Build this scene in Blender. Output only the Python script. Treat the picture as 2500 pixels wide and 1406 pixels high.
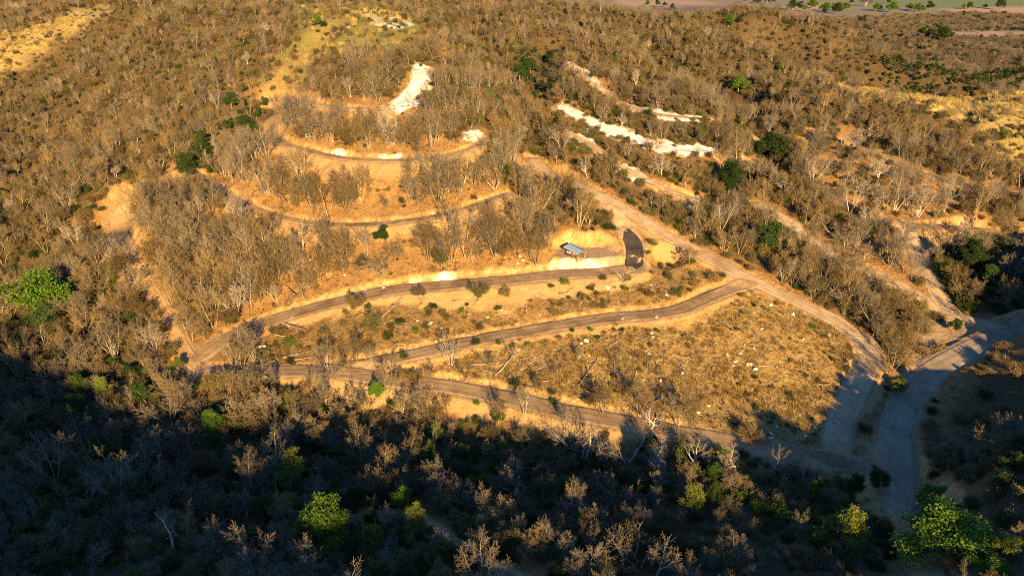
import bpy, math, random
import numpy as np
from math import radians, sin, cos, tan, pi
rng = np.random.default_rng(7)
random.seed(7)
for o in list(bpy.data.objects):
    bpy.data.objects.remove(o)
SC = bpy.context.scene
COL = SC.collection

# ---------------------------------------------------------------- camera, sky, sun, exposure
CAM_Z, PITCH, FPX = 85.0, radians(26.5), 1690.0      # focal length in pixels of a 2500 px wide picture
cam = bpy.data.cameras.new('camera')
cam.sensor_width = 36.0
cam.lens = FPX / 2500.0 * 36.0
cam.clip_start, cam.clip_end = 1.0, 20000.0
camo = bpy.data.objects.new('camera', cam)
COL.objects.link(camo)
camo.location = (0, 0, CAM_Z)
camo.rotation_euler = (pi / 2 - PITCH, 0, 0)
SC.camera = camo

SUN_EL, SUN_AZ = radians(20.0), radians(12.0)         # azimuth: sun stands behind the camera, this far to the right
sun_to = np.array([sin(SUN_AZ) * cos(SUN_EL), -cos(SUN_AZ) * cos(SUN_EL), sin(SUN_EL)])
sl = bpy.data.lights.new('sun', 'SUN')
sl.energy, sl.angle, sl.color = 5.0, radians(0.5), (1.0, 0.705, 0.305)
so = bpy.data.objects.new('sun', sl)
COL.objects.link(so)
so.rotation_euler = (pi / 2 - SUN_EL, 0, SUN_AZ)
W = bpy.data.worlds.new('World')
SC.world = W
W.use_nodes = True
wn = W.node_tree
sky = wn.nodes.new('ShaderNodeTexSky')
sky.sky_type = 'NISHITA'
sky.sun_disc = False
sky.sun_elevation = SUN_EL
sky.sun_rotation = pi - SUN_AZ
sky.ozone_density = 10.0
sky.dust_density = 0.3
wn.links.new(sky.outputs[0], wn.nodes['Background'].inputs[0])
wn.nodes['Background'].inputs[1].default_value = 0.085
SC.view_settings.view_transform = 'Standard'
SC.view_settings.look = 'None'
SC.view_settings.gamma = 1.0
SC.view_settings.exposure = 1.72
SC.cycles.use_denoising = False
SC.cycles.filter_width = 1.1
SC.cycles.sample_clamp_indirect = 3.0
SC.cycles.max_bounces = 4
SC.cycles.diffuse_bounces = 1
SC.cycles.transparent_max_bounces = 4

# ---------------------------------------------------------------- helpers
def tag(o, label=None, cat=None, group=None, kind=None):
    if label: o['label'] = label
    if cat: o['category'] = cat
    if group: o['group'] = group
    if kind: o['kind'] = kind
    return o

def empty(name, loc, rz=0.0, scale=1.0):
    o = bpy.data.objects.new(name, None)
    o.empty_display_size = 0.3
    o.location = loc
    o.rotation_euler = (0, 0, rz)
    o.scale = (scale,) * 3
    COL.objects.link(o)
    return o

def mesh_np(name, v, faces_list, mats=(), smooth=False):
    """faces_list: arrays (n,3) or (n,4)"""
    me = bpy.data.meshes.new(name)
    v = np.asarray(v, np.float32)
    me.vertices.add(len(v))
    me.vertices.foreach_set('co', v.ravel())
    fl = [np.asarray(f, np.int32) for f in faces_list if len(f)]
    idx = np.concatenate([f.ravel() for f in fl])
    cnt = np.concatenate([np.full(len(f), f.shape[1], np.int32) for f in fl])
    st = np.concatenate([[0], np.cumsum(cnt)[:-1]]).astype(np.int32)
    me.loops.add(len(idx))
    me.loops.foreach_set('vertex_index', idx)
    me.polygons.add(len(cnt))
    me.polygons.foreach_set('loop_start', st)
    me.polygons.foreach_set('loop_total', cnt)
    if smooth:
        me.polygons.foreach_set('use_smooth', np.ones(len(cnt), bool))
    for m in mats: me.materials.append(m)
    me.update(calc_edges=True)
    return me

def link(name, me, parent=None, loc=None, rot=None, scale=None):
    o = bpy.data.objects.new(name, me)
    if loc is not None: o.location = loc
    if rot is not None: o.rotation_euler = rot
    if scale is not None: o.scale = scale if hasattr(scale, '__len__') else (scale,) * 3
    COL.objects.link(o)
    if parent: o.parent = parent
    return o

def hash2(ix, iy, s):
    n = (ix.astype(np.int64) * 374761393 + iy.astype(np.int64) * 668265263 + s * 1442695041) & 0xFFFFFFFF
    n = ((n ^ (n >> 13)) * 1274126177) & 0xFFFFFFFF
    n = (n ^ (n >> 16)) & 0xFFFFFFFF
    return n / 4294967295.0

def vnoise(x, y, s=0):
    ix, iy = np.floor(x), np.floor(y)
    fx, fy = x - ix, y - iy
    fx, fy = fx * fx * (3 - 2 * fx), fy * fy * (3 - 2 * fy)
    a, b = hash2(ix, iy, s), hash2(ix + 1, iy, s)
    c, d = hash2(ix, iy + 1, s), hash2(ix + 1, iy + 1, s)
    return (a + (b - a) * fx) * (1 - fy) + (c + (d - c) * fx) * fy

def fbm(x, y, s=0, o=4):
    t, a, n = 0.0, 0.5, 0.0
    for i in range(o):
        t = t + a * (vnoise(x, y, s + i * 17) - 0.5)
        n += a
        a *= 0.5
        x, y = x * 2.03 + 3.1, y * 2.03 + 7.7
    return t / n * 2          # about -1..1

def sstep(a, b, x):
    t = np.clip((x - a) / (b - a), 0, 1)
    return t * t * (3 - 2 * t)

# ---------------------------------------------------------------- the land
def down(v):
    return np.tan(PITCH + np.arctan((np.asarray(v, float) - 703.0) / FPX))

def ctrl(u, v, Y):
    """a surveyed point of the land: seen at picture position (u, v), Y metres ahead"""
    z = CAM_Z - Y * down(v)
    depth = Y * cos(PITCH) + (CAM_Z - z) * sin(PITCH)
    return ((u - 1250.0) / FPX * depth, Y, z)

SURVEY = [
 # main hill, from the valley up to the summit
 (1100,1406,63.5),(1100,1250,81),(1100,1110,103),(1100,960,119),(1100,830,134),(1100,690,152),(1100,545,171),(1100,390,197),(1050,250,226),
 (1000,160,252),(950,50,298),
 (700,1406,63.5),(700,1250,81),(700,1110,103.5),(700,980,118),(700,890,130),(700,775,147),(700,640,165),(700,530,182),(700,350,211),(780,258,232),(720,150,272),(750,40,318),
 (880,890,127),(900,718,150),(850,555,175),(850,390,200),(880,268,225),
 (1400,1406,63.5),(1400,1250,81),(1400,1110,102),(1400,1010,110),(1350,797,137),(1350,675,153),(1430,608,160),(1300,500,178),(1300,390,200),(1250,250,245),(1200,150,290),(1200,60,350),
 (1700,1406,63),(1700,1250,80.5),(1700,1060,104),(1690,900,123),(1690,760,141),(1600,640,158),(1620,575,167),(1500,490,181),
 (1900,1250,80.5),(1900,1090,101),(1950,950,117),(1950,735,145),(1800,690,150),
 (2000,1110,100),(2080,1000,110),(2120,870,125),(2180,1200,91),(2200,1000,112),(2300,800,140),(2450,800,141),(2550,700,155),(2220,850,132),
 (2250,1350,69),(2330,1290,73),(2450,1350,64),(2450,1150,80),(2600,1000,106),(2450,960,112),(2400,1060,98),(2400,700,155),
 (2250,640,168),(2215,552,185),(2400,562,182),(2600,600,178),(1950,570,177),(1800,500,188),(2000,620,166),
 (2320,445,212),(2500,470,208),(2100,355,234),(1900,420,213),(1750,380,215),(1600,345,222),(1480,310,230),(1600,270,247),(1420,190,275),
 (2200,235,286),(2400,240,282),(2600,240,285),(1980,205,300),(1800,210,290),(1800,290,246),(2300,330,246),(2550,330,245),
 (1600,200,285),(1600,110,350),(1600,52,440),(1850,60,432),(2080,84,418),(1850,110,365),(1950,80,425),(1400,100,340),(1350,40,420),
 # left ravine and left spur
 (200,1406,69),(200,1250,85),(200,1100,105),(200,950,124),(0,1250,86),(0,1000,118),(-150,1100,105),(0,800,150),(150,800,149),(-150,800,152),
 (550,880,131),(440,850,136),(350,650,167),(280,540,187),(320,470,201),(450,410,213),(640,300,228),(560,330,235),(150,600,185),(0,550,205),(-150,600,200),
 (100,400,262),(250,380,245),(100,250,330),(300,250,288),(500,180,290),(480,80,340),(300,90,345),(100,112,395),(0,150,385),(-150,200,375),(220,20,450),(420,20,390),
]
HIDDEN = [  # ground the camera cannot see, behind crests and past the edges (x, y, z)
 (175, 315, 13), (240, 322, 9), (200, 345, 9), (190, 385, 18), (230, 380, 20), (150, 420, 22), (230, 440, 16), (330, 420, 14),
 (-60, 350, 50), (-20, 345, 50), (30, 395, 44), (-40, 440, 45), (-250, 390, 25), (-320, 430, 28), (-160, 450, 46), (-300, 300, 18), (-300, 200, 6), (-200, 230, 10),
 (250, 180, 12), (300, 250, 18), (250, 100, 14), (-150, 60, 4), (150, 60, 22), (100, 78, 21), (135, 82, 27), (165, 88, 29), (110, 98, 12), (140, 105, 23), (132, 118, 29), (165, 115, 36), (148, 134, 24), (200, 120, 24), (0, 55, 14.5), (-300, 60, 5), (300, 60, 20), (0, 20, 24), (-150, 20, 14), (150, 20, 28),  # includes an added knoll past the right edge, raised to shade the junction
 (100, 480, 30), (0, 500, 40), (-150, 540, 48), (200, 520, 8), (330, 520, 2),
]
P = np.array([ctrl(*s) for s in SURVEY] + HIDDEN)

def tps(P, reg=0.002):
    X = P[:, :2] / 100.0
    n = len(X)
    d = np.linalg.norm(X[:, None] - X[None], axis=2)
    K = np.where(d > 0, d * d * np.log(np.maximum(d, 1e-9)), 0) + np.eye(n) * reg
    A = np.zeros((n + 3, n + 3))
    A[:n, :n] = K
    A[:n, n] = 1; A[:n, n + 1:] = X
    A[n, :n] = 1; A[n + 1:, :n] = X.T
    w = np.linalg.solve(A, np.concatenate([P[:, 2], [0, 0, 0]]))
    def f(x, y):
        sh = np.shape(x)
        Q = np.stack([np.ravel(x), np.ravel(y)], 1) / 100.0
        out = np.empty(len(Q))
        for i in range(0, len(Q), 20000):
            q = Q[i:i + 20000]
            r2 = ((q[:, None] - X[None]) ** 2).sum(2)
            out[i:i + 20000] = (0.5 * r2 * np.log(np.maximum(r2, 1e-12))) @ w[:n] + w[n] + q @ w[n + 1:]
        return out.reshape(sh)
    return f

near_land = tps(P)

def axis(lo, hi, f0, f1, step, grow, cap):
    mid = list(np.arange(f0, f1 + 1e-6, step))
    a, s = [], step
    x = f0
    while x > lo:
        s = min(s * grow, cap); x -= s; a.append(x)
    b, s = [], step
    x = f1
    while x < hi:
        s = min(s * grow, cap); x += s; b.append(x)
    return np.array(a[::-1] + mid + b)

GX = axis(-2600, 2600, -105, 125, 0.45, 1.035, 60.0)
GY = axis(-520, 5000, 78, 238, 0.45, 1.03, 60.0)
XX, YY = np.meshgrid(GX, GY)             # rows are y

# crest of the ridge behind the camera: shaped to throw the morning shade over the valley
R_Y = -260.0
EDGE = [(-150,700),(0,740),(130,815),(250,890),(350,945),(600,985),(900,1015),(1200,1045),(1600,1090),(1950,1140),(2130,1175),(2300,1235),(2600,1260)]

def base_land(x, y):
    xc, yc = np.clip(x, -330, 360), np.clip(y, 15, 560)
    z = near_land(xc, yc)
    z = np.clip(z, -12, 70)
    far = -15.0 + 4.0 * fbm(x / 260.0, y / 260.0, 5, 3)
    k = sstep(470, 660, y + 0.06 * np.abs(x))
    z = z * (1 - k) + far * k
    z = z + 78 * np.exp(-((x + 330) / 240.0) ** 2 - ((y - 690) / 150.0) ** 2)
    z = z + 60 * np.exp(-((x + 40) / 150.0) ** 2 - ((y - 640) / 130.0) ** 2) * 0.80
    side = sstep(280, 900, np.abs(x)) * sstep(1200, 500, y)
    z = z + side * (18 * fbm(x / 300.0, y / 300.0, 9, 3))
    return z

Zb = base_land(XX, YY)
rough = fbm(XX / 14.0, YY / 14.0, 21, 4) * 0.9 + fbm(XX / 45.0, YY / 45.0, 31, 3) * 1.6
away = np.maximum(sstep(215, 290, YY), sstep(85, 130, np.abs(XX - 5)) * sstep(120, 170, YY))
rough = rough + away * (3.4 * fbm(XX / 24.0, YY / 24.0, 35, 3) - 4.5 * np.exp(-(fbm(XX / 70.0, YY / 70.0, 36, 3) / 0.10) ** 2))
Zb = Zb + rough * sstep(20, 80, YY) * sstep(900, 500, YY)

def sampler(Z):
    def f(x, y):
        x = np.clip(np.asarray(x, float), GX[0], GX[-1] - 1e-6)
        y = np.clip(np.asarray(y, float), GY[0], GY[-1] - 1e-6)
        i = np.clip(np.searchsorted(GX, x, 'right') - 1, 0, len(GX) - 2)
        j = np.clip(np.searchsorted(GY, y, 'right') - 1, 0, len(GY) - 2)
        fx = (x - GX[i]) / (GX[i + 1] - GX[i]); fy = (y - GY[j]) / (GY[j + 1] - GY[j])
        return (Z[j, i] * (1 - fx) + Z[j, i + 1] * fx) * (1 - fy) + (Z[j + 1, i] * (1 - fx) + Z[j + 1, i + 1] * fx) * fy
    return f

def ray_dir(u, v):
    a, b = (np.asarray(u, float) - 1250) / FPX, -(np.asarray(v, float) - 703) / FPX
    return np.stack([a, cos(PITCH) + b * sin(PITCH), -sin(PITCH) + b * cos(PITCH)], -1)

def cast(u, v, hf, far=4000):
    d = ray_dir(u, v)
    t = np.full(np.shape(u), 40.0); lo = t.copy(); done = np.zeros(np.shape(u), bool)
    for _ in range(900):
        p = d * t[..., None]
        below = (CAM_Z + p[..., 2]) < hf(p[..., 0], p[..., 1])
        done |= below
        lo = np.where(done, lo, t)
        t = np.where(done, t, t * 1.006 + 0.2)
        if done.all() or t.max() > far: break
    hi = t
    for _ in range(24):
        m = (lo + hi) / 2
        p = d * m[..., None]
        below = (CAM_Z + p[..., 2]) < hf(p[..., 0], p[..., 1])
        hi = np.where(below, m, hi); lo = np.where(below, lo, m)
    p = d * hi[..., None]
    p[..., 2] += CAM_Z
    return p

def to_pix(x, y, z):
    zz = np.asarray(z, float) - CAM_Z
    depth = y * cos(PITCH) - zz * sin(PITCH)
    up = y * sin(PITCH) + zz * cos(PITCH)
    return 1250 + FPX * x / depth, 703 - FPX * up / depth, depth

h0 = sampler(Zb)
# gullies run down between the spurs
for depth, wid, px in ((9.0, 13.0, [(690,185),(640,285),(560,350),(450,425),(330,470),(200,560),(60,650)]), (7.0, 8.0, [(1340,105),(1295,180),(1280,260),(1300,340),(1335,415)]),
                       (7.0, 10.0, [(1130,50),(1200,125),(1275,200)]), (4.0, 7.0, [(1960,330),(1880,370),(1800,425),(1700,490)]), (8.0, 13.0, [(300,60),(250,180),(150,300),(60,420)]), (7.0, 12.0, [(1560,70),(1640,160),(1760,230),(1850,300)])):
    pts = np.array([cast(float(u), float(v), h0) for u, v in px])[:, :2]
    dmin = np.full(XX.shape, 1e9)
    for (ax, ay), (bx, by) in zip(pts[:-1], pts[1:]):
        L2 = (bx - ax) ** 2 + (by - ay) ** 2
        t = np.clip(((XX - ax) * (bx - ax) + (YY - ay) * (by - ay)) / L2, 0, 1)
        dmin = np.minimum(dmin, np.hypot(XX - ax - t * (bx - ax), YY - ay - t * (by - ay)))
    Zb = Zb - depth * np.exp(-(dmin / wid) ** 2)
h0 = sampler(Zb)
# ridge behind the camera
e = np.array([cast(float(u), float(v), h0) for u, v in EDGE])
tt = (R_Y - e[:, 1]) / sun_to[1]
cx, cz = e[:, 0] + tt * sun_to[0], e[:, 2] + tt * sun_to[2]
crest = np.interp(XX, cx, cz) + 1.5 * fbm(XX / 9.0, XX * 0, 77, 3)
ramp = np.clip(1 - np.abs(YY - R_Y) / 250.0, 0, 1) ** 1.5
Zb = np.where(YY < 0, Zb * (1 - ramp) + crest * ramp, Zb)
h0 = sampler(Zb)
# ---------------------------------------------------------------- roads: traced centre lines, half widths in metres
ROADS = {
 'pad':   (4.7, [(1402,613),(1468,611)]),
 'ramp_top': (2.4, [(1488,498),(1512,532),(1534,566)]),
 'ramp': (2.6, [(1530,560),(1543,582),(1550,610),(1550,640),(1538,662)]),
 'upper': (2.9, [(1548,655),(1480,664),(1400,668),(1300,678),(1150,692),(1000,703),(900,717),(800,742),(700,773),(620,797),(560,822),(510,852),(470,885)]),
 'left':  (2.6, [(350,672),(325,635),(300,590),(290,545),(297,500),(340,462)]),
 'left_low': (1.9, [(495,912),(465,880),(435,830),(402,765),(370,705),(345,662)]),
 'middle':(2.5, [(1850,695),(1790,700),(1740,722),(1690,748),(1640,765),(1560,770),(1480,776),(1350,797),(1250,815),(1100,845),(1000,868),(900,888),(800,903),(700,908),(600,908),(500,905)]),
 'lower': (2.7, [(800,905),(880,915),(960,930),(1100,945),(1200,964),(1300,986),(1450,1017),(1600,1045),(1750,1073),(1900,1103),(1990,1118),(2090,1140),(2180,1150)]),
 'main':  (2.6, [(2062,1138),(2036,1088),(2056,1018),(2094,938),(2128,876),(2108,830),(2040,782),(1950,738),(1850,692),(1780,655),(1700,615),(1620,572),(1550,525),(1490,490),(1440,465),(1390,445),(1330,425),(1300,390)]),
 'valley':(3.0, [(2205,1245),(2195,1215),(2195,1150),(2185,1060),(2215,970),(2280,900),(2380,845),(2500,785),(2620,740)]),
 'junction':(2.7, [(2460,800),(2380,795),(2310,765),(2240,722),(2150,672),(2050,632),(1985,595),(1930,545),(1850,500)]),
 'spur':  (2.6, [(2215,555),(2240,630),(2280,705),(2316,766)]),
 'bench_right':(2.0, [(1830,400),(1900,430),(1980,462),(2080,505),(2140,530),(2215,552),(2300,552),(2400,565),(2500,588),(2620,605)]),
 'top_right':(1.8, [(1990,320),(2046,345),(2110,362),(2169,382),(2230,415),(2320,445),(2392,456),(2500,473),(2620,490)]),
 'bench_a':(1.8, [(645,328),(700,352),(780,378),(850,389),(930,394),(1020,391),(1110,380),(1160,362),(1185,340)]),
 'bench_b':(1.7, [(440,412),(490,430),(560,478),(640,520),(740,545),(850,553),(960,545),(1060,531),(1150,507),(1240,474)]),
 'bench_c':(1.8, [(640,245),(700,240),(780,258),(850,266),(920,268),(965,262)]),
 'white_d': (2.6, [(950,264),(985,245),(1010,215),(1025,190),(1030,170)]),
 'white_a':(2.0, [(1390,160),(1430,190),(1460,215),(1510,252),(1560,270),(1640,285),(1735,292)]),
 'white_b':(2.2, [(1365,258),(1420,290),(1480,313),(1560,342),(1650,370),(1730,370)]),
 'white_c':(2.0, [(1400,330),(1450,360),(1500,400),(1560,432),(1592,444)]),
 'track_c': (1.8, [(1585,440),(1640,465),(1740,508)]),
 'track_a': (1.8, [(1728,292),(1800,318),(1860,350)]),
 'valley_low': (1.3, [(2300,1410),(2245,1318),(2203,1240)]),
 'trail': (0.7, [(850,1262),(930,1262),(1010,1275),(1100,1320),(1180,1360),(1260,1400),(1330,1450)]),
}
def resample(p, step):
    seg = np.linalg.norm(np.diff(p[:, :2], axis=0), axis=1)
    s = np.concatenate([[0], np.cumsum(seg)])
    n = max(3, int(s[-1] / step) + 1)
    t = np.linspace(0, s[-1], n)
    return np.stack([np.interp(t, s, p[:, k]) for k in range(p.shape[1])], 1)

def smooth(p, it, cols=slice(None)):
    p = p.copy()
    for _ in range(it):
        q = p.copy()
        q[1:-1, cols] = 0.5 * p[1:-1, cols] + 0.25 * (p[:-2, cols] + p[2:, cols])
        p = q
    return p

def densify(pts, n=8):
    pts = np.array(pts, float)
    t = np.arange(len(pts)); tt = np.linspace(0, len(pts) - 1, (len(pts) - 1) * n + 1)
    q = np.stack([np.interp(tt, t, pts[:, k]) for k in (0, 1)], 1)
    return q

LINES = {}
for k, (w, px) in ROADS.items():
    q = densify(px)
    p = cast(q[:, 0], q[:, 1], h0)
    p = resample(p, 1.0)
    p = smooth(p, 6)
    p = smooth(p, 60, slice(2, 3))
    if k == 'pad': p[:, 2] = p[:, 2].mean() - 1.0
    LINES[k] = (w, p)

def nearest(line, x, y):
    """distance to a polyline, the line's own z and arc position there (flat arrays)"""
    best = np.full(len(x), 1e9); bz = np.zeros(len(x)); bs = np.zeros(len(x)); sgn = np.zeros(len(x))
    a, b = line[:-1], line[1:]
    s0 = np.concatenate([[0], np.cumsum(np.linalg.norm(b[:, :2] - a[:, :2], axis=1))])
    for i in range(len(a)):
        ax, ay, az = a[i]; dx, dy, dz = b[i] - a[i]
        L2 = dx * dx + dy * dy
        t = np.clip(((x - ax) * dx + (y - ay) * dy) / L2, 0, 1)
        d = np.hypot(x - ax - t * dx, y - ay - t * dy)
        m = d < best
        best = np.where(m, d, best); bz = np.where(m, az + t * dz, bz); bs = np.where(m, s0[i] + t * math.sqrt(L2), bs)
    return best, bz, bs

Z = Zb.copy()
ROADD = np.full(Z.shape, 99.0)
CUT = np.zeros(Z.shape); FILL = np.zeros(Z.shape)
for k, (w, p) in LINES.items():
    R = w + 14
    i0, i1 = np.searchsorted(GX, [p[:, 0].min() - R, p[:, 0].max() + R])
    j0, j1 = np.searchsorted(GY, [p[:, 1].min() - R, p[:, 1].max() + R])
    sub = (slice(j0, j1), slice(i0, i1))
    x, y = XX[sub].ravel(), YY[sub].ravel()
    near = np.zeros(len(x), bool)
    for q in p[::6]:
        near |= (x - q[0]) ** 2 + (y - q[1]) ** 2 < (R + 4) ** 2
    d, bz, bs = nearest(p, x[near], y[near])
    wob = 0.8 * fbm(x[near] / 2.6, y[near] / 2.6, 41, 4)
    e = np.maximum(d - (w + 0.25), 0)
    eb = np.maximum(e + wob * (e > 0.2), 0)
    up = bz + eb * (2.1 + 0.9 * fbm(x[near] / 5.0, y[near] / 5.0, 42, 3))
    dn = bz - eb * 0.62
    z0 = Z[sub].ravel()[near]
    z1 = np.clip(z0, dn, up)
    fade = sstep(13, 9, e)
    z1 = z0 + (z1 - z0) * fade
    c = np.clip((z0 - z1) / 0.25, 0, 1) * (e > 0.05)
    f = np.clip((z1 - z0) / 0.2, 0, 1) * (e > 0.05)
    for arr, val, op in ((Z, z1, None), (CUT, c, np.maximum), (FILL, f, np.maximum), (ROADD, d - w, np.minimum)):
        t = arr[sub].ravel()
        t[near] = val if op is None else op(t[near], val)
        arr[sub] = t.reshape(arr[sub].shape)
onroad = sstep(0.3, -0.1, ROADD)
CUT *= 1 - onroad; FILL *= 1 - onroad
FILL *= sstep(7.5, 3.5, ROADD + 1.5 * fbm(XX / 4.0, YY / 4.0, 45, 3))
# the dug hollow and spoil heap beside the ramp
for (u, v, r, h) in ((1634, 628, 3.0, -3.6), (1632, 648, 3.4, 1.3), (1690, 640, 2.6, 0.8), (1575, 600, 1.6, 0.9)):
    q = cast(float(u), float(v), sampler(Z))
    rr = np.hypot((XX - q[0]) / (1.7 * r), (YY - q[1]) / r)
    Z += h * np.exp(-rr ** 4) * sstep(0.0, 1.0, ROADD)
hf = sampler(Z)
f_road, f_cut, f_fill = sampler(ROADD), sampler(CUT), sampler(FILL)

# ---------------------------------------------------------------- zones of the land (outlines set out on the ground)
def ground_poly(px, n=6):
    q = densify(list(px) + [px[0]], n)[:-1]
    return cast(q[:, 0], q[:, 1], hf)[:, :2]

def inside(poly, x, y):
    c = np.zeros(np.shape(x), bool)
    j = len(poly) - 1
    for i in range(len(poly)):
        xi, yi = poly[i]; xj, yj = poly[j]
        if yi != yj:
            c ^= ((yi > y) != (yj > y)) & (x < (xj - xi) * (y - yi) / (yj - yi) + xi)
        j = i
    return c

ZONES = {
 'field': [(1000,885),(1250,832),(1480,797),(1690,778),(1840,708),(1950,745),(2040,795),(2103,850),(2085,915),(2030,1010),(1983,1090),(1900,1090),(1750,1058),(1600,1030),(1450,1000),(1300,965),(1150,930),(1010,915)],
 'strip': [(640,830),(900,745),(1250,712),(1510,682),(1570,690),(1590,650),(1700,650),(1770,690),(1740,710),(1680,737),(1480,762),(1250,795),(1000,852),(900,872),(700,890),(560,890)],
 'hill':  [(330,480),(450,400),(640,300),(760,240),(1010,235),(1130,320),(1200,400),(1290,480),(1380,540),(1450,570),(1400,630),(1250,672),(1000,692),(800,725),(640,790),(520,830),(440,810),(380,700),(320,600)],
 'summit':[(700,0),(880,0),(1000,40),(1060,80),(960,120),(820,150),(760,190),(680,235),(640,205),(700,120),(745,60)],
 'ridge_l':[(0,85),(60,75),(180,32),(260,5),(265,30),(150,95),(70,145),(0,200),(-60,220),(-60,100)],
 'ridge_r':[(2020,203),(2120,222),(2200,236),(2340,246),(2500,228),(2620,228),(2620,330),(2500,310),(2400,285),(2300,275),(2180,258),(2060,232)],
 'green_r':[(2340,280),(2500,290),(2620,300),(2620,470),(2500,440),(2400,400),(2340,350)],
 'grove': [(2060,340),(2170,390),(2330,455),(2420,470),(2300,545),(2220,545),(2120,510),(2000,455),(1960,420),(2000,360)],
 'grove_b':[(1990,590),(2060,560),(2150,560),(2220,580),(2260,660),(2240,700),(2150,660),(2060,625)],
 'shade_field':[(2290,960),(2380,880),(2500,825),(2650,780),(2650,1040),(2400,1065),(2270,1090),(2240,1030)],
 'yard':  [(1365,600),(1420,575),(1500,585),(1520,620),(1480,645),(1400,640)],
 'hollow': [(2290,590),(2420,580),(2560,605),(2560,735),(2440,778),(2340,762),(2275,670)],
 'dark_valley': [(2120,150),(2250,118),(2400,165),(2500,155),(2560,212),(2450,224),(2350,238),(2200,226),(2110,212)],
 'ravine': [(590,175),(680,225),(655,310),(570,400),(460,440),(410,410),(500,330),(585,260)],
 'gully': [(1240,110),(1380,110),(1370,200),(1310,260),(1250,200)],
 'pit': [(1570,612),(1640,602),(1705,618),(1695,645),(1620,650),(1570,636)],
 'verge': [(2250,770),(2330,790),(2450,800),(2560,740),(2560,760),(2400,850),(2290,905),(2220,960),(2215,900)],
 'basin': [(2100,1090),(2200,1000),(2330,780),(2460,800),(2330,870),(2240,960),(2215,1060),(2220,1150),(2180,1230)],
}
FIELDS = {   # cropland on the plain: colour by kind of field
 'plough': [(1560,24),(1700,16),(1780,16),(1900,30),(2000,36),(2095,46),(1960,50),(1700,48),(1560,44)],
 'stubble': [(1920,14),(2060,8),(2100,14),(2000,24),(1915,26)],
 'stubble_b': [(2300,24),(2400,19),(2560,17),(2560,31),(2420,34),(2330,30)],
 'stubble_c': [(2230,84),(2300,80),(2400,78),(2560,80),(2560,89),(2400,93),(2300,92)],
 'stubble_d': [(1500,2),(1720,3),(1760,10),(1560,16),(1490,12)],
 'crop': [(2090,4),(2300,0),(2560,-4),(2560,14),(2330,20),(2200,18)],
}
WHITE = [
 [(945,266),(985,225),(1008,195),(1003,165),(1022,152),(1050,166),(1060,205),(1046,240),(1008,262),(970,276)],
 [(1380,150),(1440,175),(1475,215),(1452,222),(1400,180)],
 [(1490,245),(1560,260),(1660,278),(1735,288),(1730,300),(1640,295),(1550,282)],
 [(1370,250),(1420,275),(1490,300),(1560,322),(1650,350),(1740,348),(1745,372),(1650,385),(1560,362),(1470,330),(1400,290)],
 [(1390,320),(1440,310),(1460,350),(1430,372),(1390,355)],
 [(1485,388),(1550,405),(1590,440),(1550,445),(1500,420)],
 [(1000,684),(1060,676),(1110,676),(1110,690),(1050,696),(1000,698)],
 [(1125,318),(1165,318),(1180,330),(1150,345),(1130,350)],
 [(895,35),(960,40),(1010,60),(960,72),(905,60)],
 [(790,365),(860,372),(860,388),(800,384)],[(925,380),(980,376),(980,390),(925,392)],
 [(1350,655),(1500,635),(1500,650),(1350,668)],
]
def soft(poly, x, y, warp, n=6, seed=3):
    c = np.zeros(np.shape(x))
    x0, x1, y0, y1 = poly[:, 0].min() - 3 * warp, poly[:, 0].max() + 3 * warp, poly[:, 1].min() - 3 * warp, poly[:, 1].max() + 3 * warp
    m = (x > x0) & (x < x1) & (y > y0) & (y < y1)
    xm, ym = x[m], y[m]
    a = np.zeros(len(xm))
    wx, wy = warp * 1.3 * fbm(xm / 4.0, ym / 4.0, seed, 3), warp * 1.3 * fbm(xm / 4.0, ym / 4.0, seed + 9, 3)
    for i in range(n):
        t = 2 * pi * i / n
        a += inside(poly, xm + wx + cos(t) * warp * 0.45, ym + wy + sin(t) * warp * 0.45)
    c[m] = a / n
    return c

POLY = {k: ground_poly(v) for k, v in ZONES.items()}
WPOLY = [ground_poly(v) for v in WHITE]
fx_, fy_ = XX.ravel(), YY.ravel()
SOFT = {k: soft(p, fx_, fy_, {'summit': 6.0, 'ridge_l': 3.5, 'hill': 3.5, 'field': 0.6, 'strip': 0.8, 'yard': 0.6}.get(k, 2.2)) for k, p in POLY.items()}
white = np.zeros(len(fx_))
for i, p in enumerate(WPOLY):
    white = np.maximum(white, (0.6 if i == 8 else 1.0) * soft(p, fx_, fy_, 1.2, seed=13))
white *= np.clip(0.80 + 1.5 * fbm(fx_ / 2.2, fy_ / 2.2, 51, 4), 0, 1)
WOODS = ground_poly([(1930,50),(2100,47),(2330,36),(2560,34),(2560,77),(2400,75),(2290,77),(2220,86),(2330,95),(2560,92),(2560,240),(2250,200),(2120,170),(2000,95)])
woods = soft(WOODS, fx_, fy_, 12.0)
f_woods = sampler(woods.reshape(XX.shape))
plain = sstep(500, 660, fy_ + 0.06 * np.abs(fx_)) * (fx_ > -60) * (1 - woods)

def zone_at(k):
    return sampler(SOFT[k].reshape(XX.shape))
FSOFT = {}
for k, v_ in FIELDS.items():
    FSOFT[k] = soft(ground_poly(v_), fx_, fy_, 9.0) * (fy_ > 600)
f_zone = {k: zone_at(k) for k in POLY}

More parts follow.
